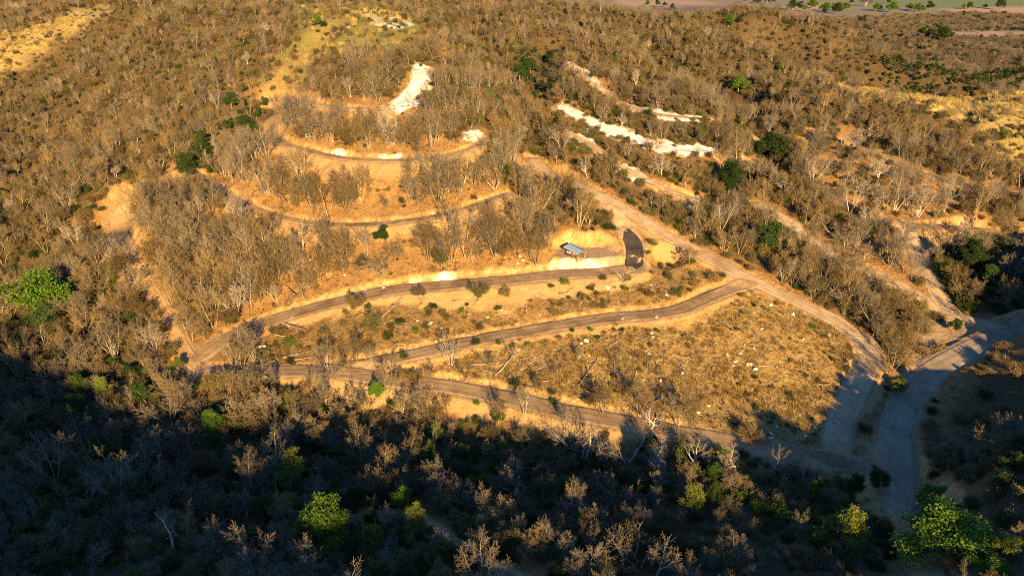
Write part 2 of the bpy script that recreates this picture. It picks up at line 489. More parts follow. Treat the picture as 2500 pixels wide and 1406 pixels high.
# ---------------------------------------------------------------- materials
class N:
    """small wrapper for building node materials"""
    def __init__(self, name, rough=0.9, spec=0.15):
        self.m = bpy.data.materials.new(name)
        self.m.use_nodes = True
        self.t = self.m.node_tree
        self.b = self.t.nodes['Principled BSDF']
        self.b.inputs['Roughness'].default_value = rough
        self.b.inputs['Specular IOR Level'].default_value = spec
    def new(self, ty, **kw):
        n = self.t.nodes.new(ty)
        for k, v in kw.items(): setattr(n, k, v)
        return n
    def to(self, a, b): self.t.links.new(a, b)
    def pos(self):
        return self.new('ShaderNodeNewGeometry').outputs['Position']
    def noise(self, scale, detail=6, vec=None, rough=0.6, stretch=None):
        n = self.new('ShaderNodeTexNoise')
        n.inputs['Scale'].default_value = scale
        n.inputs['Detail'].default_value = detail
        n.inputs['Roughness'].default_value = rough
        v = vec if vec is not None else self.pos()
        if stretch:
            mp = self.new('ShaderNodeMapping'); mp.inputs['Scale'].default_value = stretch
            self.to(v, mp.inputs[0]); v = mp.outputs[0]
        self.to(v, n.inputs['Vector'])
        return n.outputs['Fac']
    def ramp(self, fac, stops):
        r = self.new('ShaderNodeValToRGB')
        e = r.color_ramp.elements
        while len(e) < len(stops): e.new(0.5)
        for el, (p, c) in zip(e, stops):
            el.position = p; el.color = (*c, 1)
        self.to(fac, r.inputs[0])
        return r.outputs[0]
    def mix(self, fac, a, b, mode='MIX'):
        n = self.new('ShaderNodeMix', data_type='RGBA', blend_type=mode)
        for s, v in ((n.inputs[0], fac), (n.inputs[6], a), (n.inputs[7], b)):
            if isinstance(v, (int, float)): s.default_value = v
            elif isinstance(v, tuple): s.default_value = (*v, 1)
            else: self.to(v, s)
        return n.outputs[2]
    def math(self, op, a, b=None):
        n = self.new('ShaderNodeMath', operation=op)
        for s, v in zip(n.inputs, (a, b)):
            if v is None: continue
            if isinstance(v, (int, float)): s.default_value = v
            else: self.to(v, s)
        return n.outputs[0]
    def attr(self, name):
        a = self.new('ShaderNodeAttribute', attribute_name=name)
        s = self.new('ShaderNodeSeparateColor')
        self.to(a.outputs['Color'], s.inputs[0])
        return s.outputs[0], s.outputs[1], s.outputs[2]
    def color(self, c): self.to(c, self.b.inputs['Base Color'])
    def bump(self, h, strength=0.6, dist=0.2):
        b = self.new('ShaderNodeBump')
        b.inputs['Strength'].default_value = strength
        b.inputs['Distance'].default_value = dist
        self.to(h, b.inputs['Height'])
        self.to(b.outputs[0], self.b.inputs['Normal'])
    def rand(self):
        return self.new('ShaderNodeObjectInfo').outputs['Random']

def mat_ground():
    g = N('ground_earth', 0.95, 0.05)
    cut, fill, wht = g.attr('zone_a')
    fld, orange, grass = g.attr('zone_b')
    green, dirt, pln = g.attr('zone_c')
    n_f, n_m, n_c = g.noise(1.7, 8, rough=0.68), g.noise(0.45, 6), g.noise(0.07, 4)
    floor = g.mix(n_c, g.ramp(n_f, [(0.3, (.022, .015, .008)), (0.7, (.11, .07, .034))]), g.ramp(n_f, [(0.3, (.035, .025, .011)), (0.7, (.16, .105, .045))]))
    soil = g.mix(g.ramp(n_m, [(0.35, (0, 0, 0)), (0.65, (1, 1, 1))]), g.ramp(n_f, [(0.28, (.09, .046, .018)), (0.7, (.32, .17, .06))]), g.ramp(n_f, [(0.28, (.17, .088, .032)), (0.7, (.43, .245, .088))]))
    field = g.mix(g.ramp(n_m, [(0.36, (0, 0, 0)), (0.62, (1, 1, 1))]), g.ramp(n_f, [(0.34, (.055, .036, .013)), (0.64, (.28, .17, .06))]), g.ramp(n_f, [(0.32, (.13, .082, .028)), (0.66, (.41, .265, .09))]))
    straw = g.mix(g.ramp(n_m, [(0.4, (0, 0, 0)), (0.6, (1, 1, 1))]), g.ramp(n_f, [(0.3, (.24, .165, .05)), (0.7, (.48, .34, .11))]), g.ramp(n_f, [(0.3, (.34, .235, .08)), (0.7, (.58, .42, .15))]))
    grn = g.ramp(n_f, [(0.3, (.075, .07, .014)), (0.7, (.22, .19, .05))])
    sand = g.mix(n_m, g.ramp(n_f, [(0.25, (.26, .15, .058)), (0.75, (.37, .23, .095))]), g.ramp(n_f, [(0.25, (.31, .18, .07)), (0.75, (.43, .275, .12))]))
    streak = g.noise(2.2, 5, stretch=(1, 1, 0.25))
    bank = g.mix(g.ramp(n_m, [(0.38, (0, 0, 0)), (0.6, (1, 1, 1))]), g.ramp(streak, [(0.3, (.20, .11, .04)), (0.7, (.42, .25, .09))]), g.ramp(streak, [(0.25, (.29, .165, .055)), (0.5, (.43, .265, .10)), (0.75, (.54, .37, .165))]))
    chalk = g.ramp(g.noise(0.7, 8, rough=0.7), [(0.3, (.42, .31, .18)), (0.46, (.68, .60, .47)), (0.62, (.82, .78, .70))])
    track = g.ramp(g.noise(0.9, 6), [(0.3, (.24, .155, .085)), (0.7, (.36, .245, .14))])
    far = g.mix(g.noise(0.012, 3), g.ramp(n_f, [(0.3, (.16, .12, .085)), (0.7, (.24, .18, .12))]), g.ramp(n_f, [(0.3, (.13, .12, .06)), (0.7, (.20, .18, .09))]))
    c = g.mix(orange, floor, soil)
    c = g.mix(fld, c, field)
    c = g.mix(grass, c, straw)
    c = g.mix(green, c, grn)
    c = g.mix(pln, c, far)
    plough, stub, crop = g.attr('zone_d')
    c = g.mix(plough, c, g.ramp(n_f, [(0.3, (.115, .075, .06)), (0.7, (.18, .115, .09))]))
    c = g.mix(stub, c, g.ramp(n_f, [(0.3, (.27, .17, .10)), (0.7, (.36, .24, .14))]))
    c = g.mix(crop, c, g.ramp(n_f, [(0.3, (.10, .13, .05)), (0.7, (.17, .18, .075))]))
    c = g.mix(dirt, c, track)
    c = g.mix(fill, c, sand)
    c = g.mix(cut, c, bank)
    c = g.mix(wht, c, chalk)
    g.color(c)
    h = g.math('ADD', n_f, g.math('MULTIPLY', n_m, 0.8))
    g.bump(h, 0.9, 0.35)
    return g.m

def mat_road(name, a, b, dark):
    g = N(name, 0.95, 0.05)
    uv = g.new('ShaderNodeUVMap').outputs[0]
    long_ = g.noise(1.0, 7, vec=uv, stretch=(0.10, 5.0, 1), rough=0.7)
    blot = g.noise(0.30, 5)
    fine = g.noise(3.0, 6)
    c = g.mix(g.ramp(long_, [(0.36, (0, 0, 0)), (0.62, (1, 1, 1))]), dark, a)
    c = g.mix(g.ramp(blot, [(0.4, (0, 0, 0)), (0.65, (1, 1, 1))]), c, g.mix(g.ramp(long_, [(0.3, (0, 0, 0)), (0.6, (1, 1, 1))]), a, b))
    patch = g.noise(0.055, 5, rough=0.7)
    c = g.mix(g.ramp(patch, [(0.5, (0, 0, 0)), (0.64, (.4, .4, .4))]), c, g.mix(long_, b, tuple(min(1, k * 1.35) for k in b)))
    c = g.mix(g.ramp(patch, [(0.32, (.7, .7, .7)), (0.44, (0, 0, 0))]), c, tuple(k * .75 for k in dark))
    c = g.mix(0.4, c, g.ramp(fine, [(0.3, (.5, .5, .5)), (0.7, (1.3, 1.3, 1.3))]), 'MULTIPLY')
    g.color(c)
    g.bump(g.math('ADD', long_, g.math('MULTIPLY', fine, 0.4)), 0.8, 0.16)
    return g.m

def mat_tint(name, c0, c1, bump=False, scale=3.0, rough=0.85, trans=0.0, jit=0.35, objc=True):
    """two-colour noise with a per-plant shift of value"""
    g = N(name, rough, 0.1)
    tc = g.new('ShaderNodeTexCoord').outputs['Object'] if objc else g.pos()
    n = g.noise(scale, 4, vec=tc)
    c = g.ramp(n, [(0.3, c0), (0.7, c1)])
    hs = g.new('ShaderNodeHueSaturation')
    r = g.rand()
    g.to(g.math('ADD', g.math('MULTIPLY', r, 2 * jit), 1 - jit), hs.inputs['Value'])
    hs.inputs['Hue'].default_value = 0.5
    g.to(c, hs.inputs['Color'])
    c = hs.outputs[0]
    g.color(c)
    if bump: g.bump(n, 0.5, 0.05)
    if trans:
        tr = g.new('ShaderNodeBsdfTranslucent'); g.to(c, tr.inputs[0])
        mx = g.new('ShaderNodeMixShader'); mx.inputs[0].default_value = trans
        g.to(g.b.outputs[0], mx.inputs[1]); g.to(tr.outputs[0], mx.inputs[2])
        g.to(mx.outputs[0], g.t.nodes['Material Output'].inputs[0])
    return g.m

M_GROUND = mat_ground()
M_ROAD = mat_road('packed_earth', (.255, .165, .082), (.36, .24, .125), (.14, .085, .042))
M_ROAD_PALE = mat_road('pale_packed_earth', (.36, .245, .13), (.45, .33, .19), (.26, .165, .085))
M_ROAD_ORANGE = mat_road('orange_earth', (.40, .235, .095), (.46, .29, .13), (.30, .165, .062))
M_RAMP_SHADOW = mat_road('bank_shadow_earth', (.028, .026, .026), (.075, .06, .048), (.010, .010, .012))  # the bank's shadow over the ramp, painted into the earth colour
M_ROAD_WHITE = mat_road('chalky_earth', (.62, .55, .43), (.75, .70, .60), (.45, .36, .25))
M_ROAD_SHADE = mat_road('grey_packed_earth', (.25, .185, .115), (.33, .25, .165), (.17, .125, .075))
TONES = {
 'grey':  (mat_tint('grey_bark', (.21, .17, .125), (.34, .28, .215)), mat_tint('grey_twigs', (.125, .095, .058), (.212, .163, .10))),
 'brown': (mat_tint('brown_bark', (.14, .105, .065), (.25, .19, .12)), mat_tint('brown_twigs', (.11, .078, .037), (.185, .132, .062))),
 'tan':   (mat_tint('tan_bark', (.26, .19, .11), (.38, .28, .17)), mat_tint('tan_twigs', (.165, .112, .048), (.255, .172, .076))),
 'pale':  (mat_tint('pale_bark', (.36, .31, .25), (.52, .46, .38)), mat_tint('pale_twigs', (.20, .155, .11), (.31, .245, .175))),
}
M_LEAF = {
 'bright': mat_tint('bright_green_leaves', (.05, .105, .010), (.125, .20, .024), trans=0.3, jit=0.2),
 'yellow': mat_tint('yellow_green_leaves', (.10, .125, .018), (.21, .22, .04), trans=0.3, jit=0.2),
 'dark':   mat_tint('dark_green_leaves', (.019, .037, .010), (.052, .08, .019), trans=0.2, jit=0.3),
 'dry':    mat_tint('dry_brown_leaves', (.105, .072, .028), (.21, .145, .058), trans=0.2, jit=0.4),
 'olive':  mat_tint('olive_leaves', (.075, .07, .022), (.15, .13, .045), trans=0.2, jit=0.35),
}
M_STRAW = mat_tint('straw', (.29, .20, .06), (.52, .37, .125), trans=0.25, jit=0.3)
M_DRYGRASS = mat_tint('dry_grass_blades', (.15, .095, .03), (.34, .22, .075), trans=0.2, jit=0.45)
M_ROCK = mat_tint('pale_rock', (.36, .29, .20), (.62, .53, .40), bump=True, jit=0.3, scale=2.0)
M_LOG = mat_tint('felled_wood', (.20, .14, .09), (.38, .29, .20), bump=True, jit=0.3)

# ---------------------------------------------------------------- ground sheet
def idx_grid(nx, ny):
    i = np.arange(nx * ny).reshape(ny, nx)
    return np.stack([i[:-1, :-1], i[:-1, 1:], i[1:, 1:], i[1:, :-1]], -1).reshape(-1, 4)

def fcolor(me, name, r, g, b):
    a = me.attributes.new(name, 'FLOAT_COLOR', 'POINT')
    a.data.foreach_set('color', np.stack([r, g, b, np.ones(len(r))], -1).ravel().astype(np.float32))

me = mesh_np('ground', np.stack([XX, YY, Z], -1).reshape(-1, 3), [idx_grid(len(GX), len(GY))], [M_GROUND], smooth=True)
S = SOFT
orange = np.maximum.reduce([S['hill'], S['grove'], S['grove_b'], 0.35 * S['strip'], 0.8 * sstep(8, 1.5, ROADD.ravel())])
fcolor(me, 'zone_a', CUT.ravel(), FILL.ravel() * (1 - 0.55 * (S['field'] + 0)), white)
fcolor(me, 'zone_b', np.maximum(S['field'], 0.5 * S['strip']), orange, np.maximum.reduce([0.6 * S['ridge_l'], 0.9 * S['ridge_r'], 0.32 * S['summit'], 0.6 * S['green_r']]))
fcolor(me, 'zone_c', np.maximum(0.55 * S['green_r'] * (0.5 + 0.8 * fbm(fx_ / 7, fy_ / 7, 61, 3)), 0.95 * S['summit'] * (0.6 + fbm(fx_ / 9, fy_ / 9, 62, 3))).clip(0, 1),
       np.maximum.reduce([0.8 * S['yard'], S['basin'], S['verge'], onroad.ravel()]), plain)
fcolor(me, 'zone_d', FSOFT['plough'], np.maximum.reduce([v_ for k, v_ in FSOFT.items() if k.startswith('stub')]), FSOFT['crop'])
tag(link('ground', me), kind='structure')
f_white = sampler(white.reshape(XX.shape))

# ---------------------------------------------------------------- road strips, draped on their carved beds
def strip(name, p, w, mat, lift, nacross=13):
    p = resample(p, 0.7)
    tng = np.gradient(p[:, :2], axis=0)
    tng /= np.linalg.norm(tng, axis=1)[:, None]
    nrm = np.stack([-tng[:, 1], tng[:, 0]], 1)
    s = np.concatenate([[0], np.cumsum(np.linalg.norm(np.diff(p[:, :2], axis=0), axis=1))])
    a = np.linspace(-1, 1, nacross)
    edge = w + 0.28 * fbm(s[:, None] / 2.5 + a[None] * 0, np.sign(a)[None] * 5 + s[:, None] * 0, 71, 3)
    taper = np.minimum(1, 0.35 + np.minimum(s, s[-1] - s) / 5.0)[:, None]
    off = a[None] * edge * taper
    x = p[:, :1] + nrm[:, :1] * off
    y = p[:, 1:2] + nrm[:, 1:2] * off
    rut = -0.05 * (np.exp(-((np.abs(off) - 0.85) / 0.28) ** 2)) + 0.04 * fbm(off / 0.5, s[:, None] / 6.0, 73, 2)
    berm = 0.16 * np.exp(-((np.abs(off) - edge * taper * 0.93) / 0.3) ** 2) * np.clip(0.4 + fbm(s[:, None] / 3.0, np.sign(off) * 3 + 0 * off, 79, 3), 0, 1)
    z = hf(x, y) + lift + np.maximum(rut, -0.04) + berm
    z[:, 0] -= 0.25; z[:, -1] -= 0.25
    me = mesh_np(name, np.stack([x, y, z], -1).reshape(-1, 3), [idx_grid(nacross, len(p))], [mat], smooth=True)
    uvl = me.uv_layers.new(name='UVMap')
    li = np.empty(len(me.loops), np.int32); me.loops.foreach_get('vertex_index', li)
    uv = np.stack([np.repeat(s, nacross), (off).ravel()], 1)[li]
    uvl.data.foreach_set('uv', uv.ravel().astype(np.float32))
    return tag(link(name, me), kind='structure')

order = ['valley', 'junction', 'main', 'left_low', 'left', 'ramp_top', 'ramp', 'upper', 'middle', 'lower', 'spur', 'bench_right', 'top_right', 'bench_a', 'bench_b', 'bench_c', 'white_a', 'white_b', 'valley_low', 'white_c', 'white_d', 'track_a', 'track_c', 'trail']
for i, k in enumerate(order):
    w, p = LINES[k]
    m = M_ROAD_SHADE if k in ('valley',) else M_RAMP_SHADOW if k == 'ramp' else M_ROAD_ORANGE if k in ('left', 'left_low') else M_ROAD_WHITE if k in ('white_b', 'white_d') else M_ROAD_PALE if k in ('main', 'junction', 'left', 'ramp_top', 'bench_c', 'spur', 'track_a', 'track_c', 'white_a', 'white_c') else M_ROAD
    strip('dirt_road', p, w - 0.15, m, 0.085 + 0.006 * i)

# ---------------------------------------------------------------- plants: one set of prototypes
def unit(v): return v / (np.linalg.norm(v) + 1e-12)

def around(d, ang, az):
    a = unit(np.cross(d, [0.31, 0.95, 0.05] if abs(d[2]) > 0.6 else [0, 0, 1]))
    b = np.cross(d, a)
    return d * cos(ang) + (a * cos(az) + b * sin(az)) * sin(ang)

def grow(seed, stems, LV, nch, ratio, ang, trop, jit, r0, start=(0.35, 0.3, 0.25, 0.2, 0.2), nseg=(5, 4, 3, 2, 2), rend=0.45, rmin=0.011, rr=0.55):
    """stems: list of (x, y, direction, length). Returns segment rows p0 p1 r0 r1 level and twig tips"""
    R = random.Random(seed)
    segs, tips = [], []
    def branch(p, d, L, r, lv):
        n = nseg[lv]
        pts, rs, ds = [p], [r], [d]
        for s in range(n):
            j = np.array([R.gauss(0, 1) for _ in range(3)]) * jit[lv]
            d = unit(d + j + np.array([0, 0, trop[lv]]))
            p = p + d * (L / n)
            r1 = max(rmin, r * (1 - (1 - rend) * (s + 1) / n))
            segs.append((*pts[-1], *p, rs[-1], r1, lv))
            pts.append(p); rs.append(r1); ds.append(d)
        if lv >= LV:
            tips.append(p); return
        if lv == LV - 1: tips.append(p)
        k = nch[lv]
        az0 = R.random() * 6.28
        for c in range(k):
            f = start[lv] + (1 - start[lv]) * (c + R.random() * 0.9) / k
            f = min(f, 0.999) * n
            i = int(f)
            q = pts[i] + (pts[i + 1] - pts[i]) * (f - i)
            dd = around(ds[i + 1], ang[lv] * R.uniform(0.7, 1.25), az0 + c * 2.4 + R.uniform(-0.4, 0.4))
            branch(q, dd, L * ratio[lv] * R.uniform(0.7, 1.2) * (1.05 - 0.35 * f / n), max(rmin, rs[i + 1] * rr), lv + 1)
        if lv < LV:
            branch(p, d, L * ratio[lv] * 0.8, max(rmin, rs[-1] * 0.8), lv + 1)
    for x, y, d, L in stems:
        branch(np.array([x, y, -0.25]), unit(np.array(d, float)), L, r0 * R.uniform(0.75, 1.15), 0)
    return np.array(segs), np.array(tips)

def prisms(S, sides):
    if len(S) == 0: return np.zeros((0, 3)), np.zeros((0, 4), int)
    p0, p1 = S[:, :3], S[:, 3:6]
    d = p1 - p0
    d = d / (np.linalg.norm(d, axis=1)[:, None] + 1e-9)
    ref = np.where(np.abs(d[:, 2:3]) > 0.8, np.array([[1.0, 0, 0]]), np.array([[0, 0, 1.0]]))
    a = np.cross(d, ref); a /= np.linalg.norm(a, axis=1)[:, None]
    b = np.cross(d, a)
    t = np.arange(sides) * 2 * pi / sides
    ring = a[:, None] * np.cos(t)[None, :, None] + b[:, None] * np.sin(t)[None, :, None]
    v = np.stack([p0[:, None] + ring * S[:, 6, None, None], p1[:, None] + ring * S[:, 7, None, None]], 1)   # n,2,sides,3
    n = len(S)
    base = (np.arange(n) * 2 * sides)[:, None]
    i = np.arange(sides)[None]; j = (i + 1) % sides
    f = np.stack([base + i, base + j, base + sides + j, base + sides + i], -1).reshape(-1, 4)
    return v.reshape(-1, 3), f

def leaves(centres, n, spread, size, seed, flat=0.6, up=0.35):
    r = np.random.default_rng(seed)
    c = np.repeat(centres, n, axis=0)
    c = c + r.normal(0, 1, c.shape) * np.array([spread, spread, spread * flat])
    m = len(c)
    nrm = r.normal(0, 1, (m, 3)); nrm[:, 2] = np.abs(nrm[:, 2]) + up
    nrm /= np.linalg.norm(nrm, axis=1)[:, None]
    a = np.cross(nrm, r.normal(0, 1, (m, 3))); a /= np.linalg.norm(a, axis=1)[:, None]
    b = np.cross(nrm, a)
    s = (size * r.uniform(0.6, 1.4, m))[:, None]
    v = np.stack([c - a * s * 0.5, c + b * s * 0.36, c + a * s * 0.5, c - b * s * 0.36], 1).reshape(-1, 3)
    f = np.arange(m * 4).reshape(-1, 4)
    return v, f

def two_meshes(name, S, tips, split, leaf=None):
    tv, tf = prisms(S[S[:, 8] < split], 5)
    cv, cf = prisms(S[S[:, 8] >= split], 3)
    tm = mesh_np(name + '_trunk', tv, [tf], [None], smooth=True)
    parts_v, parts_f, mi = [cv], [cf], [np.zeros(len(cf), np.int32)]
    if leaf is not None:
        lv, lf = leaf
        parts_f.append(lf + len(cv)); parts_v.append(lv); mi.append(np.ones(len(lf), np.int32))
    cm = mesh_np(name + '_crown', np.concatenate(parts_v), [np.concatenate(parts_f)], [None, None] if leaf is not None else [None])
    cm.polygons.foreach_set('material_index', np.concatenate(mi))
    return tm, cm

def fan(n, lean0, lean1, L, R, foot=0.25):
    out = []
    a0 = R.random() * 6.28
    for i in range(n):
        a = a0 + i * 6.28 / n + R.uniform(-0.4, 0.4)
        l = R.uniform(lean0, lean1)
        out.append((cos(a) * foot, sin(a) * foot, (sin(l) * cos(a), sin(l) * sin(a), cos(l)), L * R.uniform(0.75, 1.1)))
    return out

SHAPES = {}     # form -> list of (trunk mesh, crown mesh, height, radius)
def keep(form, S, tips, split, leaf=None):
    tm, cm = two_meshes(form, S, tips, split, leaf)
    allp = S[:, 3:6]
    SHAPES.setdefault(form, []).append((tm, cm, float(np.percentile(allp[:, 2], 99)), float(np.percentile(np.hypot(allp[:, 0], allp[:, 1]), 95))))

for k in range(4):      # slender, several stems rising steeply from one foot
    R = random.Random(100 + k)
    S_, T_ = grow(10 + k, fan(3 + k % 3, 0.12, 0.46, 6.3, R), 3, (6, 7, 7, 4), (0.46, 0.48, 0.52, 0.55), (0.68, 0.75, 0.8, 0.8), (0.05, 0.05, 0.04, 0.02), (0.06, 0.12, 0.16, 0.2), 0.088, start=(0.45, 0.22, 0.2, 0.2), rmin=0.0155)
    keep('slender', S_, T_, 2)
for k in range(4):      # broad dome of limbs on a short trunk
    R = random.Random(200 + k)
    S_, T_ = grow(30 + k, fan(1 + k % 2, 0.05, 0.25, 2.6, R), 4, (7, 6, 6, 5, 3), (1.25, 0.56, 0.5, 0.52, 0.5), (0.95, 0.75, 0.75, 0.8, 0.8), (0.05, 0.045, 0.05, 0.03, 0.0), (0.08, 0.13, 0.16, 0.2, 0.2), 0.18, start=(0.55, 0.35, 0.25, 0.2, 0.2), rmin=0.0165)
    keep('spreading', S_, T_, 2)
for k in range(3):      # crooked, open, with few thick limbs
    R = random.Random(300 + k)
    S_, T_ = grow(50 + k, fan(2 + k % 2, 0.15, 0.5, 4.2, R), 3, (3, 5, 6, 3), (0.8, 0.6, 0.5, 0.5), (0.75, 0.8, 0.8, 0.8), (0.05, 0.06, 0.03, 0), (0.2, 0.26, 0.26, 0.25), 0.15, start=(0.4, 0.3, 0.3, 0.2), rmin=0.02, rr=0.62)
    keep('crooked', S_, T_, 2)
for k in range(3):      # low bushy tree full of dry leaves
    R = random.Random(400 + k)
    S_, T_ = grow(70 + k, fan(3 + k % 2, 0.15, 0.5, 2.6, R), 3, (6, 6, 5, 3), (0.62, 0.55, 0.5, 0.5), (0.75, 0.75, 0.8, 0.8), (0.04, 0.06, 0.03, 0), (0.1, 0.16, 0.2, 0.2), 0.09, start=(0.3, 0.25, 0.2, 0.2), rmin=0.018)
    keep('bushy', S_, T_, 2, leaves(T_, 4, 0.25, 0.15, 70 + k))
for k in range(3):      # leafy round crown
    R = random.Random(500 + k)
    S_, T_ = grow(90 + k, fan(1 + k % 2, 0.05, 0.2, 2.4, R), 3, (6, 6, 5, 3), (1.0, 0.55, 0.5, 0.5), (0.85, 0.75, 0.75, 0.8), (0.05, 0.06, 0.04, 0), (0.08, 0.14, 0.2, 0.2), 0.17, start=(0.55, 0.3, 0.25, 0.2))
    chunk = np.random.default_rng(k).random(len(T_) // 9 + 1)[np.arange(len(T_)) // 9]      # whole sprays stay bare
    sel = T_[chunk < 0.72]
    keep('leafy', S_, T_, 2, leaves(sel, 40, 0.24, 0.16, 90 + k, flat=0.45))
for k in range(4):      # shrubs
    R = random.Random(600 + k)
    S_, T_ = grow(110 + k, fan(6, 0.2, 0.85, 0.9, R, 0.1), 2, (5, 4, 3), (0.6, 0.55, 0.5), (0.7, 0.75, 0.8), (0.03, 0.03, 0), (0.14, 0.2, 0.2), 0.03, start=(0.2, 0.2, 0.2), nseg=(3, 2, 2), rmin=0.011)
    keep('shrub', S_, T_, 1, leaves(T_, 7, 0.19, 0.13, 110 + k, flat=0.8))

def tuft(seed, n, h, spread, w):
    r = np.random.default_rng(seed)
    a = r.uniform(0, 2 * pi, n); rad = spread * np.sqrt(r.random(n))
    b = np.stack([np.cos(a) * rad, np.sin(a) * rad, np.full(n, -0.05)], 1)
    hh = h * r.uniform(0.5, 1.1, n)
    lean = np.stack([np.cos(a), np.sin(a), np.zeros(n)], 1) * (r.uniform(0.05, 0.6, n) * hh)[:, None] + r.normal(0, 0.08, (n, 3)) * h
    t = b + lean; t[:, 2] = hh
    m = b + lean * 0.35; m[:, 2] = hh * 0.6
    q = r.uniform(0, 2 * pi, n)
    s = np.stack([np.cos(q), np.sin(q), q * 0], 1) * w
    v = np.stack([b - s, b + s, m + s * 0.8, m - s * 0.8, t + s * 0.2, t - s * 0.2], 1).reshape(-1, 3)
    k = (np.arange(n) * 6)[:, None]
    f = np.concatenate([k + np.array([[0, 1, 2, 3]]), k + np.array([[3, 2, 4, 5]])])
    return v, f
TUFTS = [mesh_np('tuft', *[(v, [f]) for v, f in [tuft(1 + k, 46, 0.55, 0.42, 0.022)]][0], [M_DRYGRASS]) for k in range(3)]
STRAWS = [mesh_np('straw', *[(v, [f]) for v, f in [tuft(9 + k, 60, 1.5, 0.9, 0.035)]][0], [M_STRAW]) for k in range(3)]

def proto(name, me, mats):
    o = bpy.data.objects.new(name, me)
    for s, m in zip(o.material_slots, mats):
        s.link = 'OBJECT'; s.material = m
    return o

def joined(tm, cm):
    """trunk and crown in one mesh, material slots: bark, twigs, leaves"""
    out_v, out_f, out_m, n = [], [], [], 0
    for off, me in ((0, tm), (1, cm)):
        v = np.empty(len(me.vertices) * 3, np.float32); me.vertices.foreach_get('co', v)
        f = np.empty(len(me.loops), np.int32); me.loops.foreach_get('vertex_index', f)
        mi = np.empty(len(me.polygons), np.int32); me.polygons.foreach_get('material_index', mi)
        out_v.append(v.reshape(-1, 3)); out_f.append(f.reshape(-1, 4) + n); out_m.append(mi + off); n += len(me.vertices)
    me = mesh_np('plant', np.concatenate(out_v), [np.concatenate(out_f)], [None, None, None])
    me.polygons.foreach_set('material_index', np.concatenate(out_m))
    return me

LIB = bpy.data.collections.new('plant_kinds')     # never linked: only the ground-cover objects draw from it
LIBIDX = {}
def lib_add(key, me, mats):
    o = proto('k%03d' % len(LIB.objects), me, mats)
    LIB.objects.link(o)
    LIBIDX.setdefault(key, []).append(len(LIB.objects) - 1)

for form in ('slender', 'spreading', 'crooked'):
    for tm, cm, h, r in SHAPES[form]:
        j = joined(tm, cm)
        for tone in TONES:
            lib_add((form, tone), j, [TONES[tone][0], TONES[tone][1], TONES[tone][1]])
for tm, cm, h, r in SHAPES['bushy']:
    j = joined(tm, cm)
    for tone, lf in (('brown', 'dry'), ('tan', 'dry'), ('grey', 'olive')):
        lib_add(('bushy', tone), j, [TONES[tone][0], TONES[tone][1], M_LEAF[lf]])
for tm, cm, h, r in SHAPES['shrub']:
    j = joined(tm, cm)
    for lf in ('dry', 'olive', 'dark', 'bright'):
        lib_add(('shrub', lf), j, [TONES['brown'][0], TONES['brown'][1], M_LEAF[lf]])
for tm, cm, h, r in SHAPES['leafy']:
    lib_add(('leafy', 'dark'), joined(tm, cm), [TONES['brown'][0], TONES['brown'][1], M_LEAF['dark']])
for me in TUFTS: lib_add('tuft', me, [M_DRYGRASS])
for me in STRAWS: lib_add('straw', me, [M_STRAW])

def cover(name, label, cat, pts, idx, scl, rot, group=None):
    """one object that sets out plants nobody could count"""
    me = bpy.data.meshes.new(name)
    n = len(pts)
    me.vertices.add(n)
    me.vertices.foreach_set('co', np.asarray(pts, np.float32).ravel())
    a = me.attributes.new('kind_no', 'INT', 'POINT'); a.data.foreach_set('value', np.asarray(idx, np.int32))
    a = me.attributes.new('size', 'FLOAT_VECTOR', 'POINT'); a.data.foreach_set('vector', np.asarray(scl, np.float32).ravel())
    a = me.attributes.new('turn', 'FLOAT_VECTOR', 'POINT'); a.data.foreach_set('vector', np.asarray(rot, np.float32).ravel())
    o = link(name, me)
    t = bpy.data.node_groups.new(name, 'GeometryNodeTree')
    t.interface.new_socket('Geometry', in_out='INPUT', socket_type='NodeSocketGeometry')
    t.interface.new_socket('Geometry', in_out='OUTPUT', socket_type='NodeSocketGeometry')
    gi, go = t.nodes.new('NodeGroupInput'), t.nodes.new('NodeGroupOutput')
    ci = t.nodes.new('GeometryNodeCollectionInfo')
    ci.inputs['Collection'].default_value = LIB
    ci.inputs['Separate Children'].default_value = True
    ci.inputs['Reset Children'].default_value = True
    ip = t.nodes.new('GeometryNodeInstanceOnPoints')
    ip.inputs['Pick Instance'].default_value = True
    def at(nm, ty):
        x = t.nodes.new('GeometryNodeInputNamedAttribute'); x.data_type = ty; x.inputs[0].default_value = nm
        return [s for s in x.outputs if s.enabled][0]
    t.links.new(gi.outputs[0], ip.inputs['Points'])
    t.links.new(ci.outputs[0], ip.inputs['Instance'])
    t.links.new(at('kind_no', 'INT'), ip.inputs['Instance Index'])
    e2r = t.nodes.new('FunctionNodeEulerToRotation')
    t.links.new(at('turn', 'FLOAT_VECTOR'), e2r.inputs[0])
    t.links.new(e2r.outputs[0], ip.inputs['Rotation'])
    t.links.new(at('size', 'FLOAT_VECTOR'), ip.inputs['Scale'])
    t.links.new(ip.outputs[0], go.inputs[0])
    md = o.modifiers.new('cover', 'NODES'); md.node_group = t
    return tag(o, label, cat, group, 'stuff')

# ---------------------------------------------------------------- where plants stand
def jgrid(x0, x1, y0, y1, step, seed):
    r = np.random.default_rng(seed)
    gx, gy = np.meshgrid(np.arange(x0, x1, step), np.arange(y0, y1, step))
    gx = gx + (np.arange(gx.shape[0]) % 2)[:, None] * step * 0.5
    x = (gx + r.uniform(-0.42, 0.42, gx.shape) * step).ravel()
    y = (gy + r.uniform(-0.42, 0.42, gx.shape) * step).ravel()
    return x, y, r

def in_view(x, y, z, mu=200, mv=140):
    u, v, d = to_pix(x, y, z)
    return (d > 5) & (u > -mu) & (u < 2500 + mu) & (v > -mv) & (v < 1406 + mv), u, v, d

